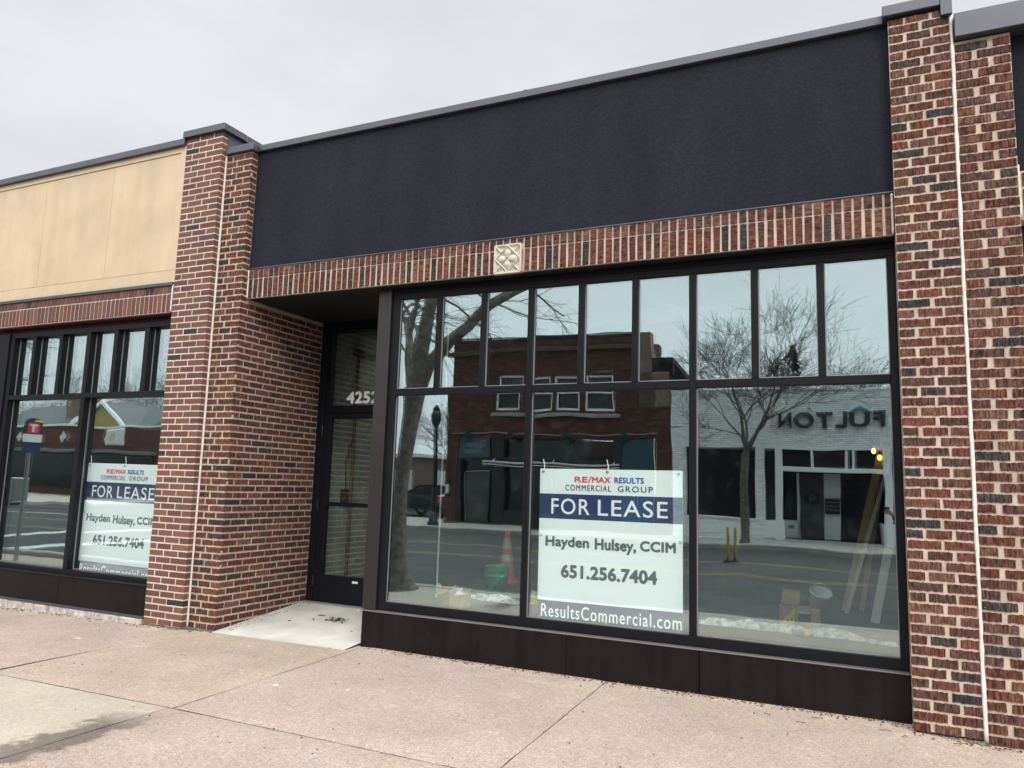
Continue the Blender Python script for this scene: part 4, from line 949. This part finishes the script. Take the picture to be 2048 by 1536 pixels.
MB().tube([(-6.42, -.03, .95), (-6.42, -.03, 1.35)], .015, 6).tube([(-6.30, -.03, .95), (-6.30, -.03, 1.35)], .015, 6).build('handle', 'alloy', dd)
d2 = MB().bbox(-12.80, -11.90, -.28, -.2, .05, 1.95, .01).build('door', 'grey_door', BB)
MB().tube([(-12.80, -.17, .05), (-12.80, -.17, 1.92), (-12.75, -.17, 1.97), (-11.9, -.17, 1.97)], .02, 6).build('door_trim', 'alloy', d2)
ab = MB().tube([(-11.95, .35, 2.33), (-6.9, .35, 2.33)], .035, 8).tube([(-11.95, .35, 2.22), (-6.9, .35, 2.22)], .02, 8)
for x in (-11.6, -9.4, -7.2): ab.tube([(x, .0, 2.45), (x, .35, 2.33)], .02, 6)
ab.build('awning_rail', 'reflective', BB)
gl_ = MB()
gl_.tube([(x, .06, 3.46 - .05 * math.sin((x + 13) * 2.1) ** 2) for x in [-13.4 + i * .25 for i in range(32)]], .016, 6)
gl_.build('cable', 'kerb', BB)
wr = MB()
for cx in (-12.7, -10.9, -9.0, -6.9):
    for i in range(34):
        a = rng.uniform(0, 6.28); r = rng.uniform(.02, .17); wr.lathe([(.05, -.03), (.04, .02), (0, .05)], 5, Matrix.Translation((cx + r * math.cos(a), .09, 3.36 + r * math.sin(a) * 1.1)), cap=False)
wr.build('garland', 'wreath', BB)
sc2 = MB().tube([(-13.46, .10, 1.08), (-13.46, .10, 1.46)], .07, 10).build('wall_light', 'lampwhite', BB)
MB().bbox(-13.54, -13.38, .0, .18, 1.46, 1.54, .01).bbox(-13.54, -13.38, .0, .18, 1.0, 1.08, .01).tube([(-13.46, .05, 1.54), (-13.46, .05, 3.0)], .012, 6).build('bracket', 'rubber', sc2)

# ---- trees: recursive bare branches
def bare_tree(name, label, loc, trunk, r0, seed, levels=5, first=None, spread=.6, ln=1.0, m=('bark', 'twig'), lean=Vector((0, 0, 0)), keep=None, kids=(3, 4), mins=.004, ratio=.66, extra=(), keep2=None, limbs=()):
    rn = random.Random(seed); tr = MB(); tw = MB()
    def grow(p, d, l, r, lev):
        pts = [p]; rs = [r]; n = 5 if lev > 1 else 3; cur = d.copy()
        for i in range(n):
            cur = (cur + Vector((rn.gauss(0, .16), rn.gauss(0, .16), rn.gauss(0, .12))) + lean * .06 + Vector((0, 0, .035 if lev > 1 else -.01))).normalized()
            p = p + cur * l / n; pts.append(p); rs.append(r * (1 - .42 * (i + 1) / n))
        if keep and not keep(pts[-1]): return
        (tr if lev >= levels - 2 else tw).tube(pts, rs, 7 if lev >= levels - 2 else (4 if lev > 1 else 3), cap=False)
        if lev == 0: return
        for k in range(rn.randint(*kids)):
            i = rn.randint(max(1, n - 3), n) if k else n
            ax = Vector((rn.gauss(0, 1), rn.gauss(0, 1), rn.gauss(0, 1))).cross(cur)
            if ax.length < .1: continue
            nd = Matrix.Rotation(rn.uniform(.35, 1.0) * spread * (1.6 if k else .5), 3, ax.normalized()) @ cur
            grow(pts[i], nd, l * rn.uniform(.58, .85) * (ratio / .66), max(mins, rs[i] * rn.uniform(.55, .75)), lev - 1)
    for lb_ in [trunk, *limbs]: tr.tube([p for p, r in lb_], [r for p, r in lb_], 12, cap=False)
    for p, d, l, r in first: grow(Vector(p), Vector(d).normalized(), l, r, levels)
    keep = keep2
    for p, d, l, r, lv in extra: grow(Vector(p), Vector(d).normalized(), l, r, lv)
    t = thing(name, label, 'tree', loc)
    tr.build('trunk', m[0], t, True); tw.build('crown', m[1], t)
    return t
# big old street tree at our kerb: seen only in the left pane of the main window
bx, by = -6.28, -3.1
tk = [((-6.25, -.07), .24), ((-6.30, .10), .17), ((-6.34, .45), .13), ((-6.35, .9), .105), ((-6.33, 1.5), .10), ((-6.29, 2.0), .115), ((-6.22, 2.5), .145), ((-6.19, 2.85), .17)]
bare_tree('street_tree', 'thick forked old street tree mirrored in the leftmost pane of the main window', (bx, by, 0),
    [((x - bx, 0, z), r) for (x, z), r in tk], .2, 5, 5,
    [((.46, -.12, 4.75), (.2, -.25, 1), 1.5, .10), ((1.62, -1.2, 4.75), (.6, -.9, .6), 1.6, .065), ((.02, -.05, 2.7), (-.8, -.5, 1), 2.0, .09)], .6, keep=lambda p: p.y < .2 and p.x - 6.04 < -2.15 * (p.y + 2.66) and p.x < 2.3, kids=(3, 4), lean=Vector((.35, -.5, 0)), mins=.003, keep2=lambda p: p.x - 6.04 < -2.15 * (p.y + 2.66) and p.x < 2.1, limbs=[[((.09, 0, 2.80), .15), ((.12, 0, 3.1), .125), ((.15, -.02, 3.5), .115), ((.27, -.05, 4.17), .10), ((.46, -.12, 4.75), .10)], [((.12, 0, 2.80), .14), ((.32, -.02, 3.25), .095), ((.60, -.06, 3.56), .085), ((.88, -.1, 3.77), .08), ((1.14, -.14, 4.05), .075), ((1.36, -.55, 4.35), .072), ((1.62, -1.2, 4.75), .07)]],
    extra=[((.3, -1.2, 4.7), (.5, -.4, -.5), 1.1, .02, 3), ((.9, -1.3, 4.9), (.6, -.2, -.6), 1.2, .02, 3), ((1.5, -1.4, 4.9), (.5, -.2, -.7), 1.1, .018, 3), ((2.0, -1.5, 4.9), (.6, -.1, -.5), 1.1, .018, 3), ((-.9, -1.3, 4.7), (.3, -.3, -.4), 1.2, .02, 3), ((-.2, -1.2, 4.5), (.6, -.2, -.2), 1.2, .02, 3), ((-1.6, -1.2, 4.6), (.5, -.3, -.3), 1.2, .02, 3), ((.2, -.3, 3.6), (-.5, -.5, .3), 1.0, .02, 3), ((-.1, -.2, 3.3), (-.8, -.4, .3), 1.0, .018, 3)])
# slim young tree in front of the white shop
ts_ = opp(-2.45, -17.9)
bare_tree('street_tree', 'young street tree with dense upright branches mirrored before the white shop', (ts_[0], ts_[1], -.02),
    [((0, 0, 0), .20), ((0, 0, .2), .15), ((0, 0, 1.5), .125), ((.0, 0, 2.75), .13)], .13, 21, 5,
    [((0, 0, 2.7), (-.16, 0, 1), 1.35, .075), ((0, 0, 2.7), (.55, .05, 1), 1.55, .075), ((0, 0, 2.9), (-.45, .2, 1), 1.1, .04), ((0, 0, 3.0), (.15, -.3, 1), 1.2, .05), ((0, 0, 2.9), (.9, .2, .9), 1.3, .04)], .50, kids=(3, 4), mins=.0055, ratio=.70)
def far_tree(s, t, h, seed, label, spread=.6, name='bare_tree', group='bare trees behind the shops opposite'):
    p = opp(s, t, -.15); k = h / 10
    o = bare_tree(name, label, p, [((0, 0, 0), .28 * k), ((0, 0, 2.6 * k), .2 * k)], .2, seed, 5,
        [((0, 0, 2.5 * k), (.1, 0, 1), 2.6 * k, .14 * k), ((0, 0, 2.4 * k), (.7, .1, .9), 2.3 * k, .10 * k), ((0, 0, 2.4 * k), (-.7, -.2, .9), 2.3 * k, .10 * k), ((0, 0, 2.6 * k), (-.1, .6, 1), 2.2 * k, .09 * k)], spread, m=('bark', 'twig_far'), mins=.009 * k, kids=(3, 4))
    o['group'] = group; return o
far_tree(-3.4, -47, 9.6, 30, 'bare tree rising over the left end of the white shop roof')
far_tree(-2.9, -46, 10.6, 31, 'bare tree over the white shop roof just left of the conifer')
far_tree(.7, -48, 12.4, 32, 'tall bare tree over the white shop roof just right of the conifer')
far_tree(2.6, -46, 10.6, 33, 'bare tree over the white shop roof above its first letter')
far_tree(4.4, -47, 9.0, 37, 'lower bare tree over the white shop roof at the pier side')
far_tree(-17.3, -40, 8.6, 34, 'bare tree between the small brick building and the two-storey one')
far_tree(-22.2, -44, 9.6, 35, 'bare tree right behind the small brick building')
far_tree(-25.2, -46, 9.2, 38, 'bare tree at the far end of the small brick building')
far_tree(-15.0, -34, 6.6, 36, 'bare tree at the side wall of the two-storey brick building')
# conifer among them
cp = opp(-1.35, -44, -.15); t = thing('conifer', 'dark layered conifer among the bare trees above the white shop', 'tree', cp)
MB().tube([(0, 0, 0), (0, 0, 11)], [.22, .03], 8).build('trunk', 'bark', t)
g = MB()
for i in range(110):
    z = 3 + 8 * (i / 110); l_ = (11.3 - z) * .36 * rng.uniform(.6, 1.15); a = rng.uniform(0, 6.28); d = V3(math.cos(a), math.sin(a), 0)
    for q in range(7):
        f = .3 + .7 * (q + 1) / 7; c = d * l_ * f + V3(0, 0, z - .3 * f * f); sd_ = V3(-d.y, d.x, 0) * rng.uniform(.12, .34) * (1 - .5 * f)
        g.add([c - sd_, c + d * .22, c + sd_, c - d * .1 + V3(0, 0, rng.uniform(.02, .1))], [(0, 1, 2, 3)])
g.build('crown', 'wreath', t)
# ---- small brick building past the side street and the car before it
SB = thing('brick_shed', 'small low red brick building mirrored at the left end of the main window', 'building', opp(-21.2, -33), TH)
MB().box(-3.6, 3.6, -6, 0, -.1, 3.0).build('wall', 'chimney', SB)
MB().bbox(-3.8, 3.8, -6.2, .2, 3.0, 3.22, .02).build('roof_edge', 'white_trim', SB)
for x in (-2.2, -1.2, 1.1, 2.2):
    f = MB().bbox(x - .45, x + .45, -.05, .06, .9, 2.2, .02).build('window', 'white_trim', SB); MB().box(x - .36, x - .05, .061, .07, .98, 2.12).box(x + .05, x + .36, .061, .07, .98, 2.12).build('pane', 'lampwhite' if x > 0 else 'reflective', f)
# a car: local x = length
def car(label, s, t, rz, paint, z=-.12):
    o = thing('parked_car', label, 'car', opp(s, t, z), rz + TH)
    prof = [(-2.2, .35), (-2.25, .7), (-2.1, .95), (-1.15, 1.03), (-.55, 1.45), (.9, 1.5), (1.75, 1.1), (2.15, 1.0), (2.22, .6), (2.15, .33)]
    b = MB(); n = len(prof)
    secs = [(-.82, .86, .0), (-.88, 1, 0), (.88, 1, 0), (.82, .86, 0)]
    vs = []
    for y, sc, _ in secs:
        for x, z_ in prof:
            inn = .16 if z_ > 1.05 else 0
            vs.append((x * (.985 if abs(y) < .85 else 1), math.copysign(abs(y) - inn, y), z_))
    b.add(vs, [(k * n + i, k * n + (i + 1) % n, k * n + n + (i + 1) % n, k * n + n + i) for k in range(3) for i in range(n)] + [tuple(range(n - 1, -1, -1)), tuple(3 * n + i for i in range(n))])
    b.build('body', paint, o)
    for sy in (-1, 1):
        MB().prism([(-.98, 1.06), (-.50, 1.40), (.10, 1.42), (.10, 1.06)], sy * .80 - .03, sy * .80 + .03).prism([(.16, 1.06), (.16, 1.42), (.82, 1.43), (1.35, 1.10)], sy * .80 - .03, sy * .80 + .03).build('side_window', 'dark_glass', o)
        for x in (-1.4, 1.4):
            R = Matrix.Translation((x, sy * .80, .33)) @ Matrix.Rotation(rad(90), 4, 'X')
            wh = MB().lathe([(.33, -.1), (.335, -.08), (.335, .08), (.33, .1)], 24, R).build('wheel', 'rubber', o)
            MB().lathe([(.21, -.112), (.22, .112)], 16, R).build('rim', 'alloy', wh)
        MB().bbox(-2.27, -2.12, sy * .62 - .16, sy * .62 + .16, .68, .82, .02).build('headlight', 'lampwhite', o)
        MB().bbox(2.08, 2.22, sy * .66 - .12, sy * .66 + .12, .75, .95, .02).build('tail_light', 'sign_red', o)
    return o
car('dark parked car mirrored in front of the small brick building', -17.7, -27.5, rad(8), 'car')
car('dark grey parked car mirrored half behind the lamp post', -14.9, -26.2, rad(95), 'car')
# ---- street lamp
t = thing('street_lamp', 'dark blue-green street lamp post mirrored beside the two-storey brick building', 'street lamp', opp(-12.95, -17.95))
MB().lathe([(.24, 0), (.24, .10), (.19, .16), (.17, .45), (.12, .52)], 16).build('base', 'pole_green', t, True)
MB().lathe([(.085, .52), (.07, 3.3), (.10, 3.34), (.05, 3.42)], 14).build('post', 'pole_green', t, True)
MB().lathe([(.07, 3.42), (.17, 3.60), (.19, 3.85), (.12, 4.05)], 16).build('lantern', 'pole_green', t, True)
MB().lathe([(.14, 4.05), (.10, 4.15), (.02, 4.25)], 16).build('finial', 'pole_green', t, True)
# ---- yellow bollards on the centre strip
pos = [opp(-2.47, -12.5, -.131), opp(-2.30, -12.62, -.131)]
for p, lb in zip(pos, ('left yellow flexible bollard mirrored before the young tree', 'right yellow flexible bollard mirrored against the young tree trunk')):
    t = thing('bollard', lb, 'bollard', p, 0, 'yellow bollards on the centre strip')
    MB().lathe([(.12, 0), (.11, .04), (.05, .06)], 14).build('base', 'rubber', t)
    MB().lathe([(.034, .06), (.036, .2), (.036, .80), (.025, .83)], 14).build('post', 'bollard_y', t, True)
# ---- bus stop sign in the left window
t = thing('bus_stop', 'bus stop sign on a steel pole mirrored in the tan shop window', 'sign', (-13.5, -2.6, -.1), 0)
MB().tube([(0, 0, 0), (0, 0, 2.0)], .035, 10).build('pole', 'alloy', t)
# rounded plate facing +x
def plate(y0, y1, z0, z1, m, x0, r=0, name='plate', parent=t):
    pts = [(y0, z0), (y1, z0), (y1, z1 - r)] + [((y0 + y1) / 2 + (y1 - y0) / 2 * math.cos(a), z1 - r + r * math.sin(a)) for a in [math.pi * i / 10 for i in range(1, 10)]] * (1 if r else 0) + [(y0, z1 - r)]
    R = Matrix(((0, 1, 0, 0), (1, 0, 0, 0), (0, 0, 1, 0), (0, 0, 0, 1)))
    return MB().prism(pts, x0, x0 + .012, T=R).build(name, m, parent)
plate(-.17, .17, 1.90, 2.50, 'navy', .04, .12)
plate(-.17, .17, 2.08, 2.22, 'sign_white', .0525, 0, 'route_panel')
plate(-.10, .10, 2.24, 2.42, 'sign_red', .0525, .02, 'logo_field')
pl = MB(); R = Matrix.Translation((.067, 0, 0)) @ Matrix.Rotation(rad(90), 4, 'Z')
text('T', -.07, .07, 2.26, 2.39, T=R, y=0, mb=pl, off=.05); pl.build('logo', 'sign_white', t)
plate(-.165, -.02, 2.43, 2.47, 'sq', .0525, .02, 'logo_arc')
# ---- low brick block across the junction (left window)
LBk = thing('brick_block', 'long low brick shop block with diamond tiles mirrored in the tan shop window', 'building', opp(0, -30), TH)
MB().box(-66, -37.6, -12, 0, -.1, 4.4).build('wall', 'red_wall', LBk)
MB().bbox(-66.1, -37.5, -12, .1, 4.4, 4.52, .02).build('coping', 'white_trim', LBk)
MB().box(-65, -38.5, .001, .05, .5, 2.7).build('shop_glass', 'dark_glass', LBk)
MB().bbox(-65, -38.2, .0, 1.2, 2.75, 2.95, .03).build('canopy', 'roof_grey', LBk)
dm = MB()
for x in (-50.6, -49.2, -46.2, -44.9, -42.6, -41.9): dm.prism([(x - .28, 3.75), (x, 4.1), (x + .28, 3.75), (x, 3.4)], .001, .04)
dm.build('diamond_tile', 'white_trim', LBk)
sg = MB().bbox(-41.6, -40.0, .9, 1.1, 3.25, 4.3, .1).build('sign_board', 'lampwhite', LBk)
st_ = MB()
for k in range(6): a = k * math.pi / 3; st_.prism([(-40.8 + .34 * math.cos(a), 3.8 + .30 * math.sin(a)), (-40.8 + .12 * math.cos(a + .5), 3.8 + .12 * math.sin(a + .5)), (-40.8 + .12 * math.cos(a - .5), 3.8 + .12 * math.sin(a - .5))][::-1], 1.101, 1.13)
st_.build('emblem', 'sq', sg)
for i, x in enumerate((-36.2, -34.6)):
    t = thing('utility_box', ('left' if i else 'right') + ' grey utility box mirrored on the far corner in the tan shop window', 'utility box', opp(x, -18.4), TH)
    MB().bbox(-.7, .7, -.4, .4, .1, 1.15, .03).build('cabinet', 'alloy', t); MB().box(-.68, .68, -.38, .38, 0, .1).build('plinth', 'kerb', t); MB().box(-.01, .01, .401, .41, .15, 1.1).build('door_seam', 'rubber', t)
t = thing('bench', 'white advertising bench mirrored beside the bus stop pole', 'bench', opp(-38.6, -18.3), TH)
MB().bbox(-1.1, 1.1, -.04, .04, .55, 1.35, .02).build('backrest', 'white', t); MB().bbox(-1.1, 1.1, .04, .5, .42, .5, .02).build('seat', 'roof_grey', t)
for sx_ in (-.8, .8): MB().box(sx_ - .06, sx_ + .06, -.02, .42, 0, .42).build('leg', 'kerb', t)
# house behind
H = thing('house', 'grey-roofed house with yellow gable and brick chimney above the low brick block', 'house', opp(-63.8, -47), TH)
MB().box(-6, 6, -4, 4, -.1, 5.2).build('wall', 'yellow_gable', H)
MB().add([(-9, 4.6, 4.9), (10, 4.6, 4.9), (10, 0, 7.7), (-9, 0, 7.7), (-9, -4.6, 4.9), (10, -4.6, 4.9)], [(0, 1, 2, 3)[::-1], (3, 2, 5, 4)[::-1], (0, 3, 4), (1, 5, 2)]).build('roof', 'roof_grey', H)
MB().prism([(3.2, 5.2), (8.8, 5.2), (6, 7.3)], 4.2, 4.8).build('gable', 'yellow_gable', H)
MB().add([(2.8, 5.0, 5.0), (6, 5.0, 7.5), (9.2, 5.0, 5.0), (2.8, 0, 5.0), (6, 0, 7.5), (9.2, 0, 5.0), (2.8, 5.0, 5.2), (6, 5.0, 7.75), (9.2, 5.0, 5.2), (2.8, 0, 5.2), (6, 0, 7.75), (9.2, 0, 5.2)], [(0, 1, 7, 6), (1, 2, 8, 7), (6, 7, 10, 9), (7, 8, 11, 10), (0, 3, 4, 1), (1, 4, 5, 2)]).build('gable_roof', 'roof_grey', H)
MB().prism([(2.6, 4.9), (6, 7.62), (9.4, 4.9), (9.4, 5.22), (6, 7.95), (2.6, 5.22)], 4.95, 5.1).build('fascia', 'white_trim', H)
MB().bbox(-.8, 1.6, 1.2, 2.4, 5, 8.7, .05).build('chimney', 'chimney', H)
for i, (s, t_, h_, lb) in enumerate(((-80, -56, 13, 'bare tree over the far end of the low brick block'), (-74, -60, 15, 'tall bare tree behind the grey-roofed house'), (-68, -58, 14, 'bare tree behind the chimney of the grey-roofed house'), (-63, -62, 12.5, 'bare tree behind the yellow gable'), (-57, -50, 9, 'bare tree beside the yellow gable'), (-54, -54, 10, 'bare tree over the emblem board of the low brick block'), (-49, -50, 10, 'bare tree over the near end of the low brick block'), (-46, -46, 9, 'bare tree past the near end of the low brick block'))):
    far_tree(s, t_, h_, 50 + i, lb, group='bare trees over the low brick block')
# trees at our kerb further left: its twigs fill the left window transoms
bare_tree('street_tree', 'bare street tree mirrored in the left transom panes of the tan shop', (-21.5, -3.6, -.1),
    [((0, 0, 0), .26), ((0, 0, 2.4), .18)], .18, 77, 5, [((0, 0, 2.4), (.2, -.2, 1), 2.0, .13), ((0, 0, 2.3), (.9, -.4, .8), 2.2, .1), ((0, 0, 2.3), (-.8, -.3, 1), 2.2, .1)], .65, kids=(4, 5), mins=.006)

# ================================================================== PHOTOGRAPHER standing in the road, mostly hidden behind the window edge
def skin_mesh(joints, edges, sub=2):
    me = bpy.data.meshes.new('tmp'); me.from_pydata([j[0] for j in joints], edges, []); o = bpy.data.objects.new('tmp', me); C.objects.link(o)
    md = o.modifiers.new('s', 'SKIN'); md.use_smooth_shade = True
    for v, j in zip(me.skin_vertices[0].data, joints): v.radius = (j[1], j[2] if len(j) > 2 else j[1])
    me.skin_vertices[0].data[0].use_root = True
    sb_ = o.modifiers.new('b', 'SUBSURF'); sb_.levels = sub; sb_.render_levels = sub
    dg = bpy.context.evaluated_depsgraph_get(); em = o.evaluated_get(dg).to_mesh()
    vs = [v.co.copy() for v in em.vertices]; fs = [tuple(p.vertices) for p in em.polygons]
    o.evaluated_get(dg).to_mesh_clear(); bpy.data.objects.remove(o); bpy.data.meshes.remove(me); return vs, fs
P_ = thing('person', 'person in dark jacket and jeans holding up a phone at the right window edge', 'person', (.50, -6.05, -.133))
J = [((0, 0, .95), .15, .11), ((0, 0, 1.18), .14, .10), ((0, 0, 1.40), .17, .10), ((0, 0, 1.50), .06, .055), ((0, .01, 1.58), .055, .055),
     ((-.17, 0, 1.42), .07), ((-.27, .08, 1.18), .05), ((-.40, .40, 1.36), .034), ((.17, 0, 1.42), .07), ((.27, .08, 1.18), .05), ((.06, .36, 1.36), .034),
     ((-.10, 0, .90), .09), ((-.11, .01, .50), .062), ((-.11, -.01, .09), .045), ((-.11, .14, .04), .04), ((.10, 0, .90), .09), ((.11, .01, .50), .062), ((.11, -.01, .09), .045), ((.11, .14, .04), .04)]
E_ = [(0, 1), (1, 2), (2, 3), (3, 4), (2, 5), (5, 6), (6, 7), (2, 8), (8, 9), (9, 10), (0, 11), (11, 12), (12, 13), (13, 14), (0, 15), (15, 16), (16, 17), (17, 18)]
body = MB(); vs, fs = skin_mesh(J, E_)
o0 = len(body.v)
for f in fs:
    pass
body.add(vs, fs)
for i, f in enumerate(body.f):
    z = sum(body.v[k][2] for k in f) / len(f); y = sum(body.v[k][1] for k in f) / len(f)
    body.m[i] = 2 if z < .92 and y < .2 else (0 if (z > 1.52 and y < .2) else 1)
# head
for ring in (1,):
    hv = []; nn_, mm_ = 20, 14
    for i in range(mm_ + 1):
        ph = math.pi * i / mm_
        for k in range(nn_):
            a = 2 * math.pi * k / nn_; r = math.sin(ph); x = .078 * r * math.cos(a); y = .098 * r * math.sin(a); z = .118 * math.cos(ph)
            if z < -.02: x *= 1 + z * 2.2; y *= 1 + z * 1.2
            if y > .06 and abs(x) < .02 and -.035 < z < .02: y += .022 * (1 - abs(z + .012) / .04)
            if y > .05 and .012 < abs(x) < .05 and .005 < z < .03: y -= .008
            hv.append((x, y + .015, z + 1.70))
    body.add(hv, [(i * nn_ + k, i * nn_ + (k + 1) % nn_, (i + 1) * nn_ + (k + 1) % nn_, (i + 1) * nn_ + k) for i in range(mm_) for k in range(nn_)], mi=0)
# hands: palm and five bent fingers each
def hand(c, sgn):
    c = Vector(c); q = [(c, .020, .026), (c + V3(sgn * .03, .02, .035), .016, .034)]
    vs, fs = skin_mesh([(tuple(a), b, d) for a, b, d in q] + [(tuple(c + V3(sgn * .05, .03, .06)), .012, .03)], [(0, 1), (1, 2)]); body.add(vs, fs, mi=0)
    for k, ln in enumerate((.062, .072, .068, .052)):
        b = c + V3(sgn * .045, .035 - .0, .035 + .018 * k - .01); s = [b, b + V3(sgn * ln * .45, .018, .006), b + V3(sgn * ln * .8, .006, .008), b + V3(sgn * ln, -.012, .008)]
        vs, fs = skin_mesh([(tuple(p), r) for p, r in zip(s, (.0095, .0088, .0078, .006))], [(0, 1), (1, 2), (2, 3)], 1); body.add(vs, fs, mi=0)
    b = c + V3(sgn * .02, .0, .05); s = [b, b + V3(sgn * .02, -.022, .02), b + V3(sgn * .045, -.03, .03)]
    vs, fs = skin_mesh([(tuple(p), r) for p, r in zip(s, (.012, .010, .008))], [(0, 1), (1, 2)], 1); body.add(vs, fs, mi=0)
hand((-.40, .42, 1.37), -1); hand((.06, .38, 1.37), 1) if False else hand((.05, .38, 1.37), -1)
body.build('body', ['skin', 'jacket', 'trouser'], P_, True)
hr = MB(); hv = []
for i in range(9):
    ph = math.pi * .56 * i / 8
    for k in range(20):
        a = 2 * math.pi * k / 20; f = 1.08; zc = math.cos(ph); y = .098 * math.sin(ph) * math.sin(a) * f
        hv.append((.078 * math.sin(ph) * math.cos(a) * f, min(y, .085) - .002 + .012, 1.705 + .122 * max(zc, .28 if y > .03 else -1)))
hr.add(hv, [(i * 20 + k, i * 20 + (k + 1) % 20, i * 20 + 20 + (k + 1) % 20, i * 20 + 20 + k) for i in range(8) for k in range(20)]); hr.build('hair', 'hair', P_, True)
ph_ = thing('phone', 'dark phone held up in the hand mirrored at the right window edge', 'phone', (.035, -5.60, 1.285), 0)
MB().bbox(-.072, .01, -.004, .004, 0, .075, .003).build('body', 'rubber', ph_); MB().lathe([(.009, 0), (.009, .003)], 12, Matrix.Translation((-.058, .004, .06)) @ Matrix.Rotation(rad(-90), 4, 'X')).build('lens', 'dark_glass', ph_)
